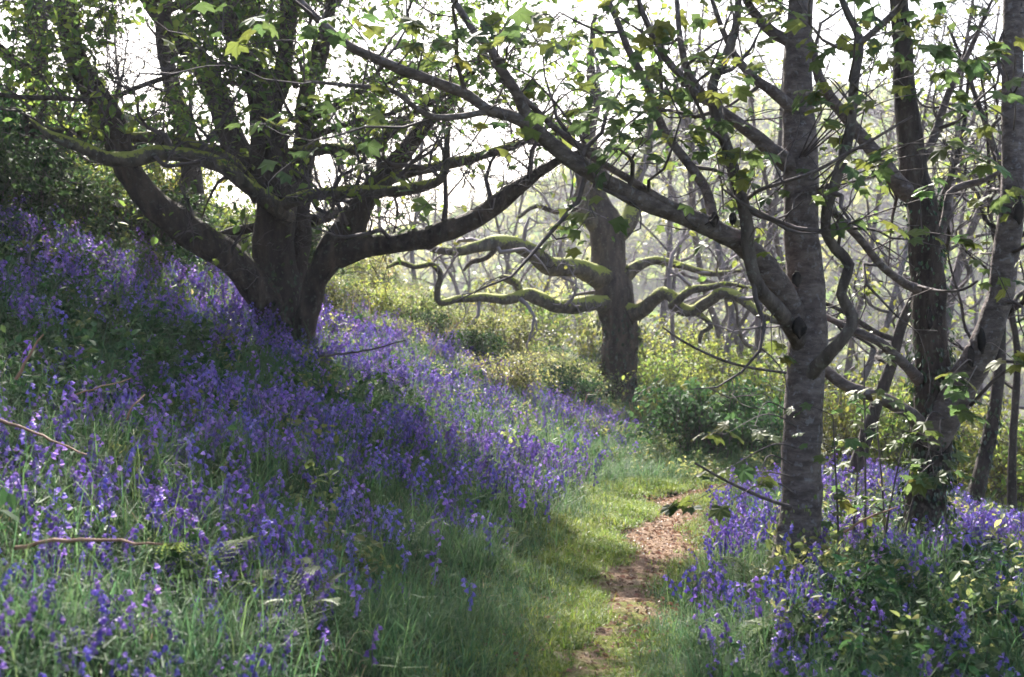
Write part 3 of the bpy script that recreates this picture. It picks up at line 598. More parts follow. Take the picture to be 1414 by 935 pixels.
spray(D, [(1250, 42, 9, 4, .09), (1266, 62, 9, 3, .09), (1232, 76, 9, 3, .085), (1302, 92, 9.2, 4, .09), (1352, 80, 9, 4, .095), (1392, 56, 8.8, 4, .095), (1372, 72, 8.8, 3, .09),
          (1342, 214, 8.8, 4, .1), (1362, 232, 8.8, 3, .1), (1302, 198, 9, 4, .085), (1242, 214, 9.2, 4, .085), (1312, 122, 9.2, 3, .085), (1202, 222, 9.4, 3, .08), (1332, 172, 9, 3, .085),
          (1292, 262, 9.4, 4, .085), (1372, 262, 9.2, 3, .085), (1312, 520, 9.8, 5, .095), (1330, 540, 9.8, 3, .09), (1322, 566, 9.8, 3, .09), (1404, 500, 9.4, 5, .095), (1272, 596, 10, 4, .085),
          (1290, 656, 9.9, 5, .09), (1262, 662, 9.9, 4, .085), (1300, 628, 9.9, 3, .085), (1390, 130, 9, 3, .09), (1340, 330, 9.4, 3, .085), (1320, 150, 9.6, 4, .085), (1290, 20, 9.3, 4, .085)], 32)

def ivy(T, line, n, lo, hi, size, seed, mat='ivy_leaf', off=1.05):
    g = np.random.default_rng(seed); p, r = line
    i = g.integers(lo, max(lo + 1, min(hi, len(p) - 1)), n); th = g.uniform(0, 2 * math.pi, n)
    rr = r[i] * (off + .35 * g.random(n) ** 2)
    pos = p[i] + np.stack([np.cos(th) * rr, np.sin(th) * rr, g.normal(0, .05, n)], -1)
    yaw = th + math.pi / 2 + g.normal(0, .5, n) + math.pi
    V, F = scatter_mesh(LEAF_V, LEAF_F, pos, rots(yaw, g.normal(-1.1, .35, n), g.normal(0, .4, n)), size * g.uniform(.6, 1.3, n))
    tag(obj('ivy', mesh('ivy', V - T.b, F, M[mat], smooth=False), T.o), kind='stuff')
nD = len(D.lines[0][0])
ivy(D, D.lines[0], 1500, 0, int(nD * .30), .045, 3)
ivy(D, D.lines[0], 300, int(nD * .3), int(nD * .5), .035, 4)
ivy(B, B.lines[0], 900, 0, 22, .07, 5)
ivy(C, C.lines[0], 160, 0, 8, .04, 6, 'bramble_leaf')
ivy(A, A.lines[0], 500, 0, 14, .05, 7)

# ------------------------------------------------------------------ other trees
def wild_tree(name, base, label, group, h, r, seed, bark, twig, leaf, leaf_size, lean=(0, 0), nl=7, leafy=1.0, wig=.12, crook=.4, levels=2, lowest=.3, ivy_n=0, L=None):
    T = Tree(name, base, label, 'tree', group)
    g = np.random.default_rng(seed)
    p = [np.array(base, float) - np.array([0, 0, .15])]; d = nrm([lean[0], lean[1], 1])
    n = 12
    for i in range(n):
        d = nrm(d + g.normal(0, wig, 3) * np.array([1, 1, .3]) + np.array([0, 0, .08])); p.append(p[-1] + d * h / n)
    p = np.array(p); rad = r * np.linspace(1, .18, n + 1) * (1 + .35 * np.exp(-np.arange(n + 1) * 1.2))
    q = spline(np.c_[p, rad], h / 30)
    V, F = tube(q[:, :3], q[:, 3], 9, .08, seed); obj('trunk', mesh('trunk', V - T.b, F, M[bark]), T.o)
    T.lines.append((q[:, :3], q[:, 3]))
    lim = []
    for k in range(nl):
        a = lowest + (1 - lowest) * (k + g.random()) / nl; i = int(a * (len(q) - 2))
        dr = nrm([g.normal(), g.normal(), .45]); Lk = (L or h * .42) * g.uniform(.6, 1.1) * (1.15 - .5 * a)
        qq = [q[i, :3]]
        for j in range(8):
            dr = nrm(dr + g.normal(0, crook, 3) * np.array([1, 1, .8]) + np.array([0, 0, .10])); qq.append(qq[-1] + dr * Lk / 8)
        qq = np.array(qq); rr = np.linspace(max(q[i, 3] * .6, .012), .006, 9)
        s_ = spline(np.c_[qq, rr], Lk / 18); V, F = tube(s_[:, :3], s_[:, 3], 7, .08, k)
        obj('branch', mesh('branch', V - T.b, F, M[bark]), T.o); lim.append((s_[:, :3], s_[:, 3]))
    tb, sp = grow(lim + [(q[len(q) // 2:, :3], q[len(q) // 2:, 3])], max(.3, h * .075), h * .16, levels, up=.2, wig=crook, seed=seed + 1, maxr=r * .25, r_tip=.004)
    T.tubes('twigs', tb, twig, 4)
    sp = [s for s in sp if g.random() < leafy]
    T.leaves('crown', leaves_at(sp, 1, leaf_size, LEAF_V, LEAF_F, seed + 2, spread=.12), leaf)
    if ivy_n: ivy(T, T.lines[0], ivy_n, 0, 10, .05, seed)
    return T

def at(px, d):
    return drop(px, d)
def copy_tree(o, loc, rz, s, label=None, group=None):
    r = o.copy(); COL.objects.link(r); r.location = [float(v) for v in loc]; r.rotation_euler = (0, 0, rz); r.scale = (s, s, s)
    if label: r['label'] = label
    if group: r['group'] = group
    for ch in list(o.children):
        c_ = ch.copy(); COL.objects.link(c_); c_.parent = r
    return r

wild_tree('woodland_tree', at(285, 19), 'slim dark tree standing on the bank just behind the many-stemmed tree', None, 7.5, .15, 41, 'dark_bark', 'twig', 'young_leaf', .075, lean=(-.05, 0), leafy=.7)
wild_tree('woodland_tree', at(52, 17), 'dark upright tree high on the bank above the bluebells', None, 8.0, .16, 42, 'dark_bark', 'twig', 'canopy_leaf', .08, lean=(-.03, 0), nl=12, leafy=.55, lowest=.2)
wild_tree('woodland_tree', at(-430, 11), 'leafy tree overhanging the upper edge of the bluebell bank', None, 7.0, .16, 43, 'dark_bark', 'twig', 'canopy_leaf', .08, lean=(.04, 0), nl=14, leafy=.85, lowest=.4, L=2.2)
wild_tree('ivy_footed_tree', at(1338, 14.5), 'slender forked tree with ivy round its foot at the edge of the valley', None, 5.5, .085, 44, 'dark_bark', 'twig', 'young_leaf', .06, nl=8, leafy=.35, ivy_n=260, lowest=.35)
wild_tree('woodland_tree', at(1405, 15.5), 'thin crooked tree at the edge of the valley beside the ivy-footed one', None, 5.5, .055, 45, 'dark_bark', 'twig', 'young_leaf', .06, lean=(-.1, 0), nl=8, leafy=.3, lowest=.3)
wild_tree('woodland_tree', at(1165, 15), 'brown leaning stem between the two sycamores', None, 5.0, .085, 46, 'dark_bark', 'twig', 'young_leaf', .06, lean=(.35, 0), nl=6, leafy=.4)

# woods beyond: a few grown forms, then copies of each with its parts
GW = 'hazy trees of the wood beyond the path'
proto = []
for k in range(6):
    bare = k in (1, 3)
    T = wild_tree('woodland_tree', (0, 0, 0), 'slender half-bare tree in the hazy wood beyond the path', GW, 9.0 + k * .6, .075 + .009 * k, 60 + k,
                  'grey_bark', 'grey_twig', 'young_leaf', .11, nl=10, leafy=.2 if bare else .55, crook=.55 if bare else .35, levels=2, lowest=.22)
    proto.append(T.o)
g = np.random.default_rng(77)
spots = []
for px, d in [(940, 30), (985, 27), (1010, 33), (965, 41), (905, 36), (1050, 29), (1075, 24), (1150, 21), (1190, 26), (1225, 30), (1165, 34), (1250, 24), (1310, 22), (1330, 31), (1375, 27), (1395, 35),
              (1290, 38), (1120, 40), (1030, 46), (790, 44), (735, 52), (690, 47), (605, 50), (520, 44), (1220, 52), (1080, 58), (945, 62),
              (470, 34), (400, 30), (240, 27), (100, 26), (640, 40), (200, 36), (1440, 24), (1480, 34), (1260, 68), (1400, 60), (880, 70), (700, 75)]:
    spots.append((px + g.normal(0, 5), d))
for px in range(455, 830, 34): spots.append((px + g.normal(0, 8), g.uniform(36, 58)))
n_bare = len(spots) - len(range(455, 830, 34))
for i, (px, d) in enumerate(spots):
    if i >= n_bare: i = 7 + 2 * (i % 2) + 6 * 20                  # the nearly bare forms
    o = proto[i % 6]
    loc = drop(px, d); s_ = g.uniform(.75, 1.1)
    if px < 480: s_ *= .6
    elif px < 860: s_ *= .72
    where = ('on the bank behind the many-stemmed tree' if px < 480 else 'showing behind the old oak' if px < 880 else 'between the old oak and the straight sycamore' if px < 1100 else 'in the valley behind the forked sycamore')
    lab = ('nearly bare crooked grey tree ' if i % 6 in (1, 3) else 'slender tree in thin yellow-green leaf ') + where
    if i < 6:
        o['label'] = lab; o['group'] = 'hazy trees ' + where
        o.location = [float(v) for v in loc]; o.scale = (s_, s_, s_); o.rotation_euler = (0, 0, g.uniform(0, 6.28))
    else: copy_tree(o, loc, g.uniform(0, 6.28), s_, lab, 'hazy trees ' + where)

# ------------------------------------------------------------------ shrubs and brambles
def bush_parts(seed, rad, h, nst, per, size):
    g = np.random.default_rng(seed); tb = []; sp = []
    for k in range(nst):
        a = g.uniform(0, 2 * math.pi); b0 = np.array([math.cos(a), math.sin(a), 0]) * rad * .35 * g.random()
        out_ = np.array([math.cos(a), math.sin(a), 0]) * rad * g.uniform(.2, 1.0)
        top = h * g.uniform(.55, 1.05)
        q = spline(np.array([b0 - [0, 0, .1], b0 + out_ * .35 + [0, 0, top * .75], b0 + out_ * .8 + [0, 0, top], b0 + out_ * 1.15 + [0, 0, top * g.uniform(.5, .95)]]), .12)
        q[1:] += g.normal(0, .02, (len(q) - 1, 3)); tb.append((q, np.linspace(.008, .003, len(q))))
        for j in range(2, len(q)):
            for _ in range(per): sp.append((q[j] + g.normal(0, .05, 3), q[j] - q[j - 1] + g.normal(0, .05, 3)))
    V1, F1 = join([tube(p, r, 4) for p, r in tb])
    return (V1, F1), leaves_at(sp, 1, size, LEAF_V, LEAF_F, seed + 1, spread=.03, flat=.6)
def bush(name, base, label, cat, group, parts, leafmat_, s=1, rz=0):
    o = empty(name, base); tag(o, label, cat, group); o.scale = (s, s, s); o.rotation_euler = (0, 0, rz)
    obj('stems', parts[0], o); tag(obj('foliage', parts[1], o), kind='stuff')
    tag(o.children[0], kind='stuff')
    return o
bm = []
for k in range(4):
    st, lf = bush_parts(100 + k, .75, .55 + .1 * k, 46, (10, 8, 6, 5)[k], (.030, .037, .045, .058)[k])
    bm.append((mesh('stems', st[0], st[1], M['twig']), mesh('foliage', lf[0], lf[1], M['bramble_leaf'], smooth=False)))
dm = []
for k in range(2):
    st, lf = bush_parts(120 + k, .8, 1.15, 55, 4, .085)
    dm.append((mesh('stems', st[0], st[1], M['twig']), mesh('foliage', lf[0], lf[1], M['shade_leaf'], smooth=False)))
ym = []
for k in range(3):
    st, lf = bush_parts(130 + k, .7, 1.3, 40, 4, .06)
    ym.append((mesh('stems', st[0], st[1], M['twig']), mesh('foliage', lf[0], lf[1], M['young_leaf'], smooth=False)))
g = np.random.default_rng(88)
def pick():
    r_ = g.random()
    if r_ < .12: return dm[k % 2], None, g.uniform(.3, .55), g.uniform(0, 6)
    if r_ < .30: return ym[k % 3], None, g.uniform(.35, .65), g.uniform(0, 6)
    return bm[k % 4], None, g.uniform(.4, 1.0), g.uniform(0, 6)
k = 0
for d in np.arange(18.2, 34, 1.25):
    for px in np.arange(440, 960, 46 * 20 / d):
        x = (px + g.normal(0, 10) - 707) / FPX * d; z = float(ground(x, d))
        py = 467.5 - (z - EYE) * FPX / d
        if (x > path_x(d) - .9 and d < 21) or (px < 760 and d < 19.6 and g.random() < .55): continue
        if g.random() < .32 or (abs(px - 857) < 40 and d < 24.6): continue
        bush('scrub_bush', (x, d + g.normal(0, .3), z - .05), *( ('tangled leafy bush on the sunlit bank beside the many-stemmed tree', 'bush', 'brambles beside the many-stemmed tree') if px < 620 else ('tangled leafy bush on the bank below the limbs of the old oak', 'bush', 'brambles below the oak limbs') if d < 24 else ('tangled leafy bush on the bank behind the old oak', 'bush', 'brambles behind the oak')), *pick()); k += 1
GL = 'dark brambles high on the bank'
for px, d, s_ in [(30, 15, .9), (90, 15.5, .8), (150, 16.5, 1.0), (215, 17, .9), (-30, 13.5, .9), (320, 18.5, .9), (20, 17, 1.2), (110, 18.5, 1.2), (250, 20, 1.2), (400, 20, 1.1), (180, 21, 1.3)]:
    b_ = drop(px, d); b_[2] -= .05
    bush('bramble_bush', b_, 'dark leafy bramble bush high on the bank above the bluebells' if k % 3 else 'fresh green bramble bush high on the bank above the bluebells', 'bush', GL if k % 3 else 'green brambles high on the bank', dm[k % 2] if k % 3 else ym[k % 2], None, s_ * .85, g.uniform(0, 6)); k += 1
b_ = drop(975, 17.5); bush('evergreen_shrub', b_, 'dark evergreen shrub crowding the far end of the path', 'shrub', None, dm[0], None, .95)
b_ = drop(1035, 18.5); bush('evergreen_shrub', b_, 'smaller dark green shrub tucked behind the big sycamore trunk', 'shrub', None, dm[1], None, .7)
b_ = drop(880, 22.5); bush('bramble_bush', b_, 'low dark ivy-like bush at the foot of the old oak', 'bush', None, dm[1], None, .36)
GY = 'fresh green shrubs under the far trees'
for px, d, s_ in [(930, 21, .9), (1000, 23, 1.1), (1060, 20, 1), (1110, 22, 1), (1160, 19, .9), (1210, 21, 1.2), (900, 25, 1), (950, 27, 1.3), (1020, 28, 1.3), (1250, 18, 1), (1300, 18.5, 1.1), (1350, 20, 1.3), (1400, 19, 1.1),
                  (1330, 25, 1.5), (1270, 27, 1.5), (1180, 28, 1.6), (1090, 31, 1.6), (980, 35, 1.7), (900, 33, 1.6), (1400, 27, 1.6), (1440, 18, 1.2), (830, 33, 1.4), (760, 36, 1.5), (700, 38, 1.5)]:
    bush('green_shrub', drop(px + g.normal(0, 6), d), 'loose fresh-green shrub growing under the hazy trees beyond the path', 'shrub', GY, ym[k % 3], None, s_, g.uniform(0, 6)); k += 1

# ------------------------------------------------------------------ plants of the ground (templates kept out of the scene, used by the carpets)
def tcoll(name):
    return bpy.data.collections.new(name)
def strip(base, d0, L, wid, droop, nseg, g):
    """one blade: returns V,F (quads)"""
    p = np.array(base, float); d = nrm(d0); pts = [p]
    for i in range(nseg):
        d = nrm(d + np.array([0, 0, -droop]) * (i + .5) / nseg); p = p + d * L / nseg; pts.append(p)
    pts = np.array(pts); side = nrm(np.cross(d0, [0, 0, 1]) + 1e-4)
    w_ = wid * np.array([1 - .25 * t_ - .72 * t_ ** 3 for t_ in np.linspace(0, 1, nseg + 1)])[:, None] / 2
    V = np.empty((2 * (nseg + 1), 3)); V[0::2] = pts - side * w_; V[1::2] = pts + side * w_
    i = np.arange(nseg) * 2
    return V, np.stack([i, i + 1, i + 3, i + 2], -1)
def tuft(seed, n, rad, hmin, hmax, wid, droop, spread=.45, nseg=4, wind=(0, 0)):
    g = np.random.default_rng(seed); parts = []
    for k in range(n):
        a = g.uniform(0, 6.283); b0 = rad * math.sqrt(g.random()) * np.array([math.cos(a), math.sin(a), 0])
        d0 = np.array([g.normal(0, spread) + wind[0], g.normal(0, spread) + wind[1], 1])
        parts.append(strip(b0, d0, g.uniform(hmin, hmax), wid * g.uniform(.6, 1.3), droop * g.uniform(.3, 1.6), nseg, g))
    return join(parts)
grass_c = tcoll('grass_forms'); lawn_c = tcoll('lawn_forms'); straw_c = tcoll('straw_forms')
for k in range(5):
    V, F = tuft(200 + k, 46, .15, .16, .40, .0048, .9)
    obj('grass_%d' % k, mesh('grass', V, F, M['grass'], smooth=False), col=grass_c)
for k in range(3):
    V, F = tuft(210 + k, 60, .14, .025, .075, .0045, .8, .7, 2)
    obj('lawn_%d' % k, mesh('lawn', V, F, M['lawn'], smooth=False), col=lawn_c)
for k in range(2):
    V, F = tuft(215 + k, 7, .10, .2, .42, .005, 1.0)
    obj('straw_%d' % k, mesh('straw', V, F, M['straw'], smooth=False), col=straw_c)

def bluebell(seed, lod=1):
    """stem, flower spike and leaves of one plant"""
    g = np.random.default_rng(seed); h = g.uniform(.27, .36)
    lean = g.uniform(0, 6.28); dx = np.array([math.cos(lean), math.sin(lean), 0])
    tt = np.linspace(0, 1, 9)
    pts = np.outer(tt ** 2.2, dx) * .05 + np.outer(tt, [0, 0, h]); pts[-2:] += np.outer([.3, 1], dx * .022 - np.array([0, 0, .016]))
    sv, sf = tube(pts, np.linspace(.0035, .0018, 9), 4)
    nb = g.integers(6, 10); bells = []
    s5 = 5 if lod else 4
    th = np.linspace(0, 2 * math.pi, s5, endpoint=False)
    for i in range(nb):
        t_ = .50 + .50 * i / (nb - 1); ix = t_ * 8; i0 = min(int(ix), 7); a0 = pts[i0] * (1 - ix + i0) + pts[i0 + 1] * (ix - i0)
        a = lean + g.normal(0, 1.3); o_ = np.array([math.cos(a), math.sin(a), 0])
        c0 = a0 + o_ * g.uniform(.014, .028) + np.array([0, 0, .004])
        ax = nrm(o_ * g.uniform(.25, .6) + np.array([0, 0, -1])); L = .026 * (1.05 - .4 * (t_ - .50) / .50)
        u = nrm(np.cross(ax, [0.3, .1, 1])); v = np.cross(ax, u)
        rings = []
        for f, r_ in ((0, .003), (.25, .0085), (.72, .0088), (1.0, .0145)) if lod else ((0, .004), (.5, .010), (1.0, .014)):
            rings.append(c0 + ax * L * f + r_ * (np.cos(th)[:, None] * u + np.sin(th)[:, None] * v))
        V = np.concatenate(rings); nr = len(rings)
        ia = np.arange(nr - 1)[:, None] * s5; j = np.arange(s5)[None]; j2 = (j + 1) % s5
        bells.append(tube(np.array([a0, (a0 + c0) / 2 + [0, 0, .006], c0 + ax * .003]), np.array([.0016, .0016, .0016]), 3))
        bells.append((V, np.stack([ia + j, ia + j2, ia + s5 + j2, ia + s5 + j], -1).reshape(-1, 4)))
    bells.append(tube(pts[3:], np.linspace(.003, .0022, 6), 3))
    bv, bf = join(bells)
    lv, lf = join([strip((g.normal(0, .01), g.normal(0, .01), 0), np.array([g.normal(0, .6), g.normal(0, .6), 1]), g.uniform(.18, .30), .014, .9, 4, g) for _ in range(4)])
    return (sv, sf), (bv, bf), (lv, lf)
bell_c = tcoll('bluebell_forms'); bell_parts = []
for k in range(6):
    (sv, sf), (bv, bf), (lv, lf) = bluebell(300 + k)
    bell_parts.append((mesh('stem', sv, sf, M['bell_stem']), mesh('flower_spike', bv, bf, M['bell'], smooth=False), mesh('leaf_tuft', lv, lf, M['bell_leaf'], smooth=False)))
    (sv, sf), (bv, bf), (lv, lf) = bluebell(300 + k, 0)
    n1_, n2_ = len(sv), len(sv) + len(bv)
    obj('bell_%d' % k, mesh('bluebell', np.concatenate([sv, bv, lv]), {0: [sf], 1: [bf + n1_], 2: [lf + n2_]}, [M['bell_stem'], M['bell'], M['bell_leaf']], smooth=False), col=bell_c)

def herb(seed, nst, h, size, rad):
    g = np.random.default_rng(seed); sp = []; tb = []
    for k in range(nst):
        a = g.uniform(0, 6.28); b0 = rad * math.sqrt(g.random()) * np.array([math.cos(a), math.sin(a), 0]); hh = h * g.uniform(.4, 1.1)
        q = np.array([b0, b0 + [g.normal(0, .03), g.normal(0, .03), hh * .5], b0 + [g.normal(0, .07), g.normal(0, .07), hh]])
        tb.append((q, np.array([.003, .0025, .0015])))
        for t_ in np.linspace(.4, 1, 4):
            p = q[0] * (1 - t_) + q[2] * t_
            for _ in range(2): sp.append((p, g.normal(0, 1, 3)))
    V1, F1 = join([tube(p, r, 3) for p, r in tb]); V2, F2 = leaves_at(sp, 1, size, LEAF_V, LEAF_F, seed + 9, spread=.015, flat=.5)
    return V1, F1, V2, F2
def herb_coll(name, mat, seeds, **kw):
    c_ = tcoll(name)
    for k in seeds:
        V1, F1, V2, F2 = herb(k, **kw)
        obj('%s_%d' % (name, k), mesh('herb', np.concatenate([V1, V2]), {0: [F1], 1: [f + len(V1) for f in F2]}, [M['bell_stem'], M[mat]], smooth=False), col=c_)
    return c_
herb_c = herb_coll('bramble_sprig', 'bramble_leaf', range(400, 404), nst=14, h=.28, size=.055, rad=.16)
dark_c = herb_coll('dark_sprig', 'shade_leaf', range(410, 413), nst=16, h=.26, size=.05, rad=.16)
fall_c = tcoll('fallen_forms')
for k in range(3):
    obj('fallen_%d' % k, mesh('fallen', LEAF_V * np.array([1, 1, 1.8 + k]), LEAF_F, M['dead_leaf'], smooth=False), col=fall_c)

def carpet(name, pts, rot, scl, idx, coll, label, cat):
    """scatter of plants nobody could count: geometry nodes on points"""
    pts = np.asarray(pts, np.float32)
    me = bpy.data.meshes.new(name); me.vertices.add(len(pts)); me.vertices.foreach_set('co', pts.ravel())
    a = me.attributes.new('rot', 'FLOAT_VECTOR', 'POINT'); a.data.foreach_set('vector', np.asarray(rot, np.float32).ravel())
    a = me.attributes.new('scl', 'FLOAT', 'POINT'); a.data.foreach_set('value', np.asarray(scl, np.float32))
    a = me.attributes.new('idx', 'INT', 'POINT'); a.data.foreach_set('value', np.asarray(idx, np.int32))
    o = obj(name, me); tag(o, label, cat, kind='stuff')
    ng = bpy.data.node_groups.new(name, 'GeometryNodeTree')
    ng.interface.new_socket('Geometry', in_out='INPUT', socket_type='NodeSocketGeometry')
    ng.interface.new_socket('Geometry', in_out='OUTPUT', socket_type='NodeSocketGeometry')
    gi = ng.nodes.new('NodeGroupInput'); go = ng.nodes.new('NodeGroupOutput')
    ci = ng.nodes.new('GeometryNodeCollectionInfo'); ci.inputs['Collection'].default_value = coll
    ci.inputs['Separate Children'].default_value = True; ci.inputs['Reset Children'].default_value = True
    ip = ng.nodes.new('GeometryNodeInstanceOnPoints'); ip.inputs['Pick Instance'].default_value = True
    def attr(nm, ty):
        n_ = ng.nodes.new('GeometryNodeInputNamedAttribute'); n_.data_type = ty; n_.inputs['Name'].default_value = nm
        return [s for s in n_.outputs if s.enabled and s.name == 'Attribute'][0]
    er = ng.nodes.new('FunctionNodeEulerToRotation')
    L_ = ng.links.new
    L_(gi.outputs[0], ip.inputs['Points']); L_(ci.outputs[0], ip.inputs['Instance'])
    L_(attr('idx', 'INT'), ip.inputs['Instance Index']); L_(attr('rot', 'FLOAT_VECTOR'), er.inputs[0]); L_(er.outputs[0], ip.inputs['Rotation'])
    L_(attr('scl', 'FLOAT'), ip.inputs['Scale']); L_(ip.outputs[0], go.inputs[0])
    md = o.modifiers.new('scatter', 'NODES'); md.node_group = ng
    return o

def wnoise(x, y, s, ph=0):
    return (np.sin(x * s + ph) * np.sin(y * s * .83 + 1.7 * ph + 1) + .6 * np.sin(x * s * 2.1 - y * s * 1.3 + ph * 3) + .4 * np.sin(x * s * 3.9 + y * s * 3.1 + ph)) / 1.4
def area_points(n, d0, d1, seed, half=.40, margin=.7, bias=1.0):
    g = np.random.default_rng(seed)
    d = (d0 ** 2 + (d1 ** 2 - d0 ** 2) * g.random(n) ** bias) ** .5
    x = g.uniform(-1, 1, n) * (half * d + margin)
    return x, d, g
def place(x, y, sink=.01):
    return np.stack([x, y, ground(x, y) - sink], -1)
def rand_rot(g, n, tilt):
    return np.stack([g.normal(0, tilt, n), g.normal(0, tilt, n), g.uniform(0, 6.283, n)], -1)
def side(x, y):
    """signed distance from the path's middle (positive = downhill side)"""
    return x - path_x(y)

# grass
x, y, g = area_points(12500, 2.0, 24, 501, bias=1.25)
sd = side(x, y); keep = (np.abs(sd + .02) > np.where(y < 9, .25, .33) + .12 * g.random(len(x)))
keep &= ~((y > 9) & (y < 14.6) & (sd < 0) & (sd > -.75 - .15 * np.sin(y * 3)))
keep &= ~((np.abs(x - .204 * y) < .34) & (y > 8.9) & (y < 10.3))
low = (sd > 1.0) & (y > 5.5)                                 # thinner among the bluebells on the downhill side
keep &= ~(low & (g.random(len(x)) < .35)) & ~((foot_x(y) - x > 3.2) & (g.random(len(x)) < .55))
x, y = x[keep], y[keep]; n = len(x)
e = np.clip((np.abs(side(x, y)) - .33) / .6, 0, 1)
scl = (np.where(y < 9.2, .72, .5) + np.where(y < 9.2, .36, .55) * e) * g.uniform(.75, 1.25, n)
carpet('grass', place(x, y), rand_rot(g, n, .14), scl, g.integers(0, 5, n), grass_c, 'long soft green grass growing beside the footpath and between the bluebells', 'grass')
# short turf at the path's edges
x, y, g = area_points(13000, 4.0, 17, 502, half=.2)
x = path_x(y) + np.where(g.random(len(y)) < .45, g.uniform(-.95, -.2, len(y)) * np.clip((y - 7.8) / 2, .3, 1), g.normal(-.05, .32, len(y)))
sd = np.abs(side(x, y)); bare = wnoise(x, y, 2.7, 2) * .14
keep = (sd > np.interp(y, [5, 7.4, 9.6], [.10, .13, .28]) + bare * 1.2) & (side(x, y) < .38)
x, y = x[keep], y[keep]; n = len(x)
carpet('turf', place(x, y, -.012), rand_rot(g, n, .1), g.uniform(.6, 1.2, n), g.integers(0, 3, n), lawn_c, 'short yellowish mossy turf along the edges of the footpath', 'turf')
x, y, g = area_points(520, 3.2, 12, 503)
keep = (np.abs(side(x, y)) > .6); x, y = x[keep], y[keep]; n = len(x)
carpet('dry_grass', place(x, y), rand_rot(g, n, .25), g.uniform(.5, .9, n), g.integers(0, 2, n), straw_c, 'dry straw-coloured grass stalks among the bluebells', 'grass')
# dead bracken standing in the scrub of the far bank
bw_c = tcoll('bracken_forms')
for k in range(2):
    V, F = tuft(218 + k, 6, .2, .35, .75, .011, .7, .35)
    obj('bracken_%d' % k, mesh('bracken', V, F, M['dead_leaf'], smooth=False), col=bw_c)
x, y, g = area_points(1500, 17.5, 30, 508)
keep = (foot_x(y) - x > .3) & (x > -.2 * y); x, y = x[keep], y[keep]; n = len(x)
carpet('dead_bracken', place(x, y), rand_rot(g, n, .3), g.uniform(.6, 1.2, n), g.integers(0, 2, n), bw_c, 'rusty dead bracken stems standing in the scrub on the far bank', 'bracken')
# bluebells: where they grow
x, y, g = area_points(30000, 3.0, 21.5, 504, margin=.4)
sd = side(x, y); t_ = foot_x(y) - x
dens = np.zeros(len(x))
up = t_ > .1
patch = wnoise(x, y, 1.15, .7)
dens[up] = np.clip(.48 + .55 * patch[up], .10, 1)
dens[up] *= np.clip(np.where(y[up] > 9, (t_[up] - .12) / .6, (t_[up] - .3) / 1.4), .07, 1)
nr = up & (y < 7.2) & (t_ > .45); dens[nr] = np.maximum(dens[nr], .55 + .2 * wnoise(x[nr], y[nr], 2.2, 1.9)) * np.clip((t_[nr] - .15) / .6, .2, 1)
near_left = (x < -.235 * y) & (y < 12) & (y > 5.2) & (wnoise(x, y, .8, 3.1) > -.25)
dens[near_left] *= .22
dens[up & (t_ > 5.2)] *= .55
dn = sd > .36
dens[dn] = np.clip(.42 + .5 * wnoise(x[dn], y[dn], 1.5, 4.0), .08, 1) * np.clip((sd[dn] - .34) / .4, .15, 1)
br = dn & (x > .24 * y) & (y < 9.6)
dens[br] *= .35
dens[dn & (sd < .85) & (y < 7.6)] *= .25
dens[(y > 17) & (x > 0)] *= .6
dens[(np.abs(x - .204 * y) < .42) & (y > 8.2) & (y < 10.3)] *= .12
dens[(x > .25 * y) & (x < .32 * y) & (y > 9) & (y < 11)] *= .2
keep = g.random(len(x)) < dens
x, y, sd = x[keep], y[keep], sd[keep]; n = len(x)
pts = place(x, y); px_ = 707 + x / y * FPX; pv = 467.5 - (pts[:, 2] + .25 - EYE) / y * FPX
rot = rand_rot(g, n, .16); scl = g.uniform(.7, 1.15, n) * np.interp(y, [4, 9], [.85, 1]); ix = g.integers(0, 6, n)
inview = (px_ > -10) & (px_ < 1424) & (pv < 940) & (pv > 0)
order = np.argsort(np.where(inview, y, 1e6))[:300]
mask = np.zeros(n, bool); mask[order] = True
carpet('bluebells', pts[~mask], rot[~mask], scl[~mask], ix[~mask], bell_c, 'dense carpet of violet-blue bluebells spreading over the bank and under the sycamores', 'flowers')
for i in order:
    lab = ('violet-blue bluebell with nodding bells in the grass on the uphill bank', 'bluebells growing in the grassy foot of the bank') if sd[i] < 0 else \
          ('violet-blue bluebell with nodding bells on the downhill side below the sycamores', 'bluebells growing on the downhill side of the path')
    o = empty('bluebell', pts[i]); tag(o, lab[0], 'flower', lab[1])
    o.rotation_euler = [float(v) for v in rot[i]]; o.scale = (float(scl[i]),) * 3
    for me_, nm in zip(bell_parts[ix[i]], ('stem', 'flower_spike', 'leaf_tuft')): obj(nm, me_, o)
# leafy ground cover
x, y, g = area_points(5200, 3.0, 30, 505, half=.42)
sd = side(x, y); t_ = foot_x(y) - x
far = (y > 15.5) & (np.abs(sd) > .6) & (g.random(len(x)) < .8)
brr = (sd > 1.2) & (x > .19 * y) & (y < 14) & (g.random(len(x)) < .2)
msk = (far & (g.random(len(x)) < .9)) | (brr & (g.random(len(x)) < .95)) | ((t_ > .8) & (y > 7) & (g.random(len(x)) < .12)) | ((sd > .8) & (g.random(len(x)) < .3))
msk &= ~((x > .24 * y) & (x < .32 * y) & (y > 8.8) & (y < 11) & (g.random(len(x)) < .8))
x, y = x[msk], y[msk]; n = len(x)
carpet('bramble_sprigs', place(x, y), rand_rot(g, n, .2), g.uniform(.6, 1.25, n) * np.where(y > 15, .72, 1), g.integers(0, 4, n), herb_c, 'low bramble and herb leaves covering the woodland floor', 'undergrowth')
x, y, g = area_points(6000, 3.5, 24, 506, half=.42)
t_ = foot_x(y) - x
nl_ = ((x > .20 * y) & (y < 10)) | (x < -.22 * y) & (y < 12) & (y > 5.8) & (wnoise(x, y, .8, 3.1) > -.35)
hi_ = (t_ > 5.0)
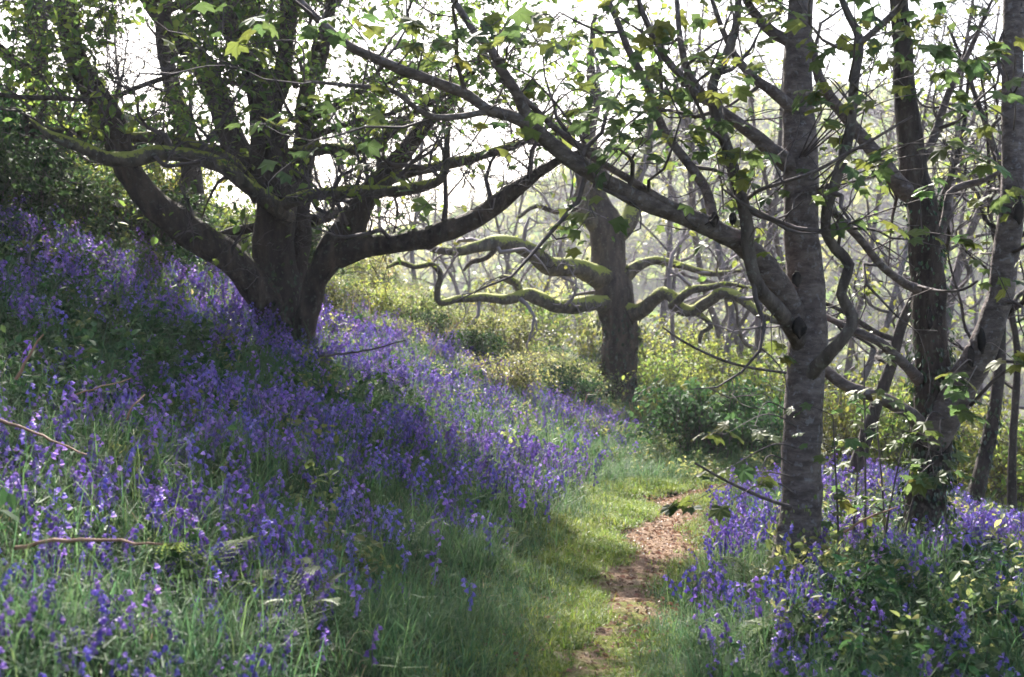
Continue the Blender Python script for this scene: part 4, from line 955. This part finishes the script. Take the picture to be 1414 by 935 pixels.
msk = (nl_ & (g.random(len(x)) < .8)) | (hi_ & (g.random(len(x)) < .5)) | ((t_ > 1.5) & (g.random(len(x)) < .08))
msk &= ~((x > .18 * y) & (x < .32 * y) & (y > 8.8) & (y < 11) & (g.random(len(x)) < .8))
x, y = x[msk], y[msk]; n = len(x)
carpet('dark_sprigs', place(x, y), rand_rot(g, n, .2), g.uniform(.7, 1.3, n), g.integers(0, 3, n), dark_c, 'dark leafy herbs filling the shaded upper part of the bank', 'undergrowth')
x, y, g = area_points(7500, 4.5, 18, 507, half=.2)
x = path_x(y) + g.normal(0, .38, len(x)); n = len(x)
carpet('leaf_litter', place(x, y, -.035), np.stack([g.normal(0, .4, n), g.normal(0, .4, n), g.uniform(0, 6.28, n)], -1), g.uniform(.015, .045, n), g.integers(0, 3, n), fall_c, 'small brown fallen leaves strewn over the footpath', 'leaves')

# ------------------------------------------------------------------ ferns
def frond_mesh(seed):
    g = np.random.default_rng(seed); L = .42; n = 15; parts = []
    tt = np.linspace(0, 1, n + 1)
    pts = np.stack([0 * tt, L * (tt * .8), L * (tt * .95 - .55 * tt ** 2.3)], -1)
    parts.append(strip(pts[0], (0, .5, 1), .001, .001, 0, 2, g))
    V, F = tube(pts, np.linspace(.004, .001, n + 1), 3); parts.append((V, F))
    for i in range(3, n + 1):
        ln = .15 * math.sin(math.pi * min(1, .16 + .86 * i / n)) * (1 - .35 * i / n)
        for sgn in (-1, 1):
            dv = np.array([sgn, .35, .05]); m_ = 5
            for j in range(m_):
                p0 = pts[i] + nrm(dv) * ln * j / m_; wl = .028 * (1 - j / m_) + .008
                for s2 in (-1, 1):
                    parts.append(strip(p0, nrm(np.array([sgn * .35, s2 * 1.0, -.15])), wl, .012, .2, 1, g))
    return join(parts)
fm = [mesh('frond', *frond_mesh(600 + k), M['fern'], smooth=False) for k in range(2)]
g = np.random.default_rng(66)
for px, d, nf, s_ in [(410, 6.1, 6, .8), (385, 6.4, 4, .7), (690, 9.6, 5, .55), (560, 8.6, 4, .55), (1060, 8.6, 6, .85), (1030, 8.9, 4, .7), (1120, 7.0, 5, .7), (265, 6.2, 4, .7), (455, 7.3, 5, .65), (1010, 7.2, 4, .6)]:
    b_ = drop(px, d); o = empty('fern', b_)
    tag(o, 'small green fern unfurling in the grass of the bluebell bank' if px < 900 else 'small green fern beneath the straight sycamore', 'fern', 'ferns on the bluebell bank' if px < 900 else 'ferns under the sycamores')
    for k in range(nf):
        f_ = obj('frond', fm[k % 2], o); f_.rotation_euler = (g.normal(.1, .12), g.normal(0, .1), 6.283 * k / nf + g.normal(0, .3)); f_.scale = (s_ * g.uniform(1.1, 1.6),) * 3

# dead bracken stalks and fallen sticks
def stick(name, pts, wd, label, mat='dead_fern', cat='stalk', side_n=0):
    rows = np.array([P(*q) for q in pts]); q = spline(rows, .06); gg = np.random.default_rng(int(pts[0][0]) + 5)
    q[1:-1] += gg.normal(0, .004, (len(q) - 2, 3))
    rad = np.linspace(wd, wd * .45, len(q)); o = obj(name, None or mesh(name, *tube(q - q[0], rad, 6, .08), M[mat]), None, q[0])
    tag(o, label, cat)
    return o
stick('dead_bracken_stalk', [(20, 757, 5.2), (90, 747, 5.15), (150, 746, 5.1), (225, 752, 5.05)], .009, 'long pinkish dead bracken stalk lying flat across the bluebells')
stick('dead_bracken_stalk', [(22, 524, 7.4), (40, 492, 7.4), (60, 462, 7.4)], .010, 'short pale bracken stalk poking up from the dark brambles')
stick('dead_bracken_stalk', [(0, 580, 6.6), (60, 602, 6.5), (120, 628, 6.4)], .008, 'reddish bracken stalk sloping down through the shaded brambles')
stick('dead_bracken_stalk', [(105, 545, 7.2), (140, 535, 7.2), (182, 522, 7.3)], .005, 'thin straw-coloured stalk lying on the leafy bank')
stick('dead_bracken_stalk', [(175, 580, 6.8), (182, 560, 6.8), (200, 545, 6.9)], .006, 'pale bent stalk standing in the bluebells of the bank')
stick('fallen_stick', [(40, 365, 10.5), (45, 330, 10.5), (75, 312, 10.5)], .012, 'dark forked stick poking from the upper bluebells', 'twig', 'stick')
stick('fallen_stick', [(440, 492, 13.6), (500, 485, 13.4), (560, 470, 13.2)], .014, 'bare dead branch reaching from the foot of the many-stemmed tree', 'twig', 'stick')
stick('fallen_stick', [(1165, 735, 9.6), (1200, 715, 9.6), (1240, 700, 9.7)], .010, 'pale stripped stick resting between the two sycamore trunks', 'dead_fern', 'stick')
stick('fallen_stick', [(1130, 755, 9.7), (1160, 765, 9.5), (1195, 775, 9.4)], .010, 'thin brown stick lying at the foot of the straight sycamore', 'dead_fern', 'stick')
stick('fallen_stick', [(1280, 880, 7.0), (1340, 850, 7.2), (1414, 828, 7.4), (1450, 815, 7.5)], .008, 'dark bramble cane arching over the leaves on the downhill side', 'twig', 'stick')
stick('fallen_stick', [(1150, 800, 8.2), (1200, 775, 8.4), (1230, 760, 8.6)], .007, 'thin dark cane rising from the bluebells below the forked sycamore', 'twig', 'stick')

# saplings under the sycamores, their large leaves held flat
GS = 'sycamore saplings between the trunks'
for i, (px, d, h, ln) in enumerate([(1160, 9.9, 1.1, -.05), (1195, 10.0, 1.5, .0), (1215, 9.8, .9, .15), (1235, 10.1, 1.0, .3), (1175, 10.4, 1.3, .1), (1225, 10.3, 1.25, -.08)]):
    b_ = drop(px, d); g = np.random.default_rng(700 + i)
    o = empty('sycamore_sapling', b_); tag(o, 'leafy sycamore sapling with thin dark stem between the two sycamore trunks', 'sapling', GS)
    q = spline(np.array([[0, 0, -.05], [ln * .4, 0, h * .45], [ln, g.normal(0, .05), h]]), .08); V, F = tube(q, np.linspace(.011, .004, len(q)), 6); obj('stem', mesh('stem', V, F, M['twig']), o)
    tb = []
    for k in range(6):
        a = q[int(len(q) * g.uniform(.3, .98))]; an = g.uniform(0, 6.28); e_ = a + np.array([math.cos(an), math.sin(an), .25]) * g.uniform(.1, .26)
        tb.append((np.array([a, (a + e_) / 2 + [0, 0, .02], e_]), np.array([.004, .003, .002])))
        for _ in range(3):
            lf = obj('leaf', me_leaf[0], o, e_ + g.normal(0, .05, 3)); s_ = .08 * g.uniform(.7, 1.15); lf.scale = (s_, s_, s_)
            lf.rotation_euler = (g.normal(-.4, .25), g.normal(0, .25), an - math.pi / 2 + g.normal(0, .7))
    V, F = join([tube(p, r, 4) for p, r in tb]); tag(obj('side_shoots', mesh('side_shoots', V, F, M['twig']), o), kind='stuff')

# ------------------------------------------------------------------ the far side of the valley
hx = np.linspace(-260, 330, 120); hy = np.linspace(150, 330, 40)
HX, HY = np.meshgrid(hx, hy)
rise = np.clip((HY - 150) / 150, 0, 1)
def hill_z(a, b_): return -22 + (34 + 22 / (1 + np.exp(-(a - 30) / 20)) + 4 * np.sin(a * .04)) * np.clip((b_ - 150) / 150, 0, 1) ** .8 * 1.3
HZ = hill_z(HX, HY)
ii = (np.arange(len(hy) - 1)[:, None] * len(hx) + np.arange(len(hx) - 1)[None])
tag(obj('hill', mesh('hill', np.stack([HX, HY, HZ], -1).reshape(-1, 3), np.stack([ii, ii + 1, ii + 1 + len(hx), ii + len(hx)], -1).reshape(-1, 4), M['soil'])), 'wooded hillside across the valley', 'hill', kind='structure')
g = np.random.default_rng(90)
n = 5200; tx = g.uniform(-255, 325, n); ty = 152 + 170 * g.random(n) ** .8
tz = hill_z(tx, ty)
sv = np.random.default_rng(3).normal(0, 1, (110, 3)); sv /= np.linalg.norm(sv, axis=1)[:, None]; sv *= np.random.default_rng(4).uniform(.6, 1.05, (110, 1))
cV, cF = scatter_mesh(LEAF_V, LEAF_F, sv * np.array([1, 1, 1.15]), rots(g.uniform(0, 6.28, 110), g.normal(0, .8, 110), g.normal(0, .8, 110)), np.full(110, .55))
far_c = tcoll('far_crown'); obj('far_crown_0', mesh('far_crown', cV, cF, M['young_leaf'], smooth=False), col=far_c); obj('far_crown_1', mesh('far_crown', cV * np.array([1, 1, .8]), cF, M['bramble_leaf'], smooth=False), col=far_c)
carpet('distant_wood', np.stack([tx, ty, tz + 2.0], -1), rand_rot(g, n, .1), g.uniform(2.2, 4.2, n), g.integers(0, 2, n), far_c, 'hazy far-off wood covering the opposite hillside', 'wood')

# ------------------------------------------------------------------ haze in the valley air
m, t, out = newmat('valley_haze')
pv_ = N(t, 'ShaderNodeVolumePrincipled', Density=.0006, Anisotropy=.3); pv_.inputs['Color'].default_value = (.90, .89, .98, 1)
t.links.new(pv_.outputs[0], out.inputs['Volume']); M['haze'] = m
hb = np.array([[a, b_, c_] for c_ in (-30, 75) for b_ in (-160, 760) for a in (-520, 520)], float)
hf = np.array([[0, 2, 3, 1], [4, 5, 7, 6], [0, 1, 5, 4], [2, 6, 7, 3], [0, 4, 6, 2], [1, 3, 7, 5]])
tag(obj('haze', mesh('haze', hb, hf, m, smooth=False)), 'pale spring haze hanging in the valley air', 'haze', kind='stuff')
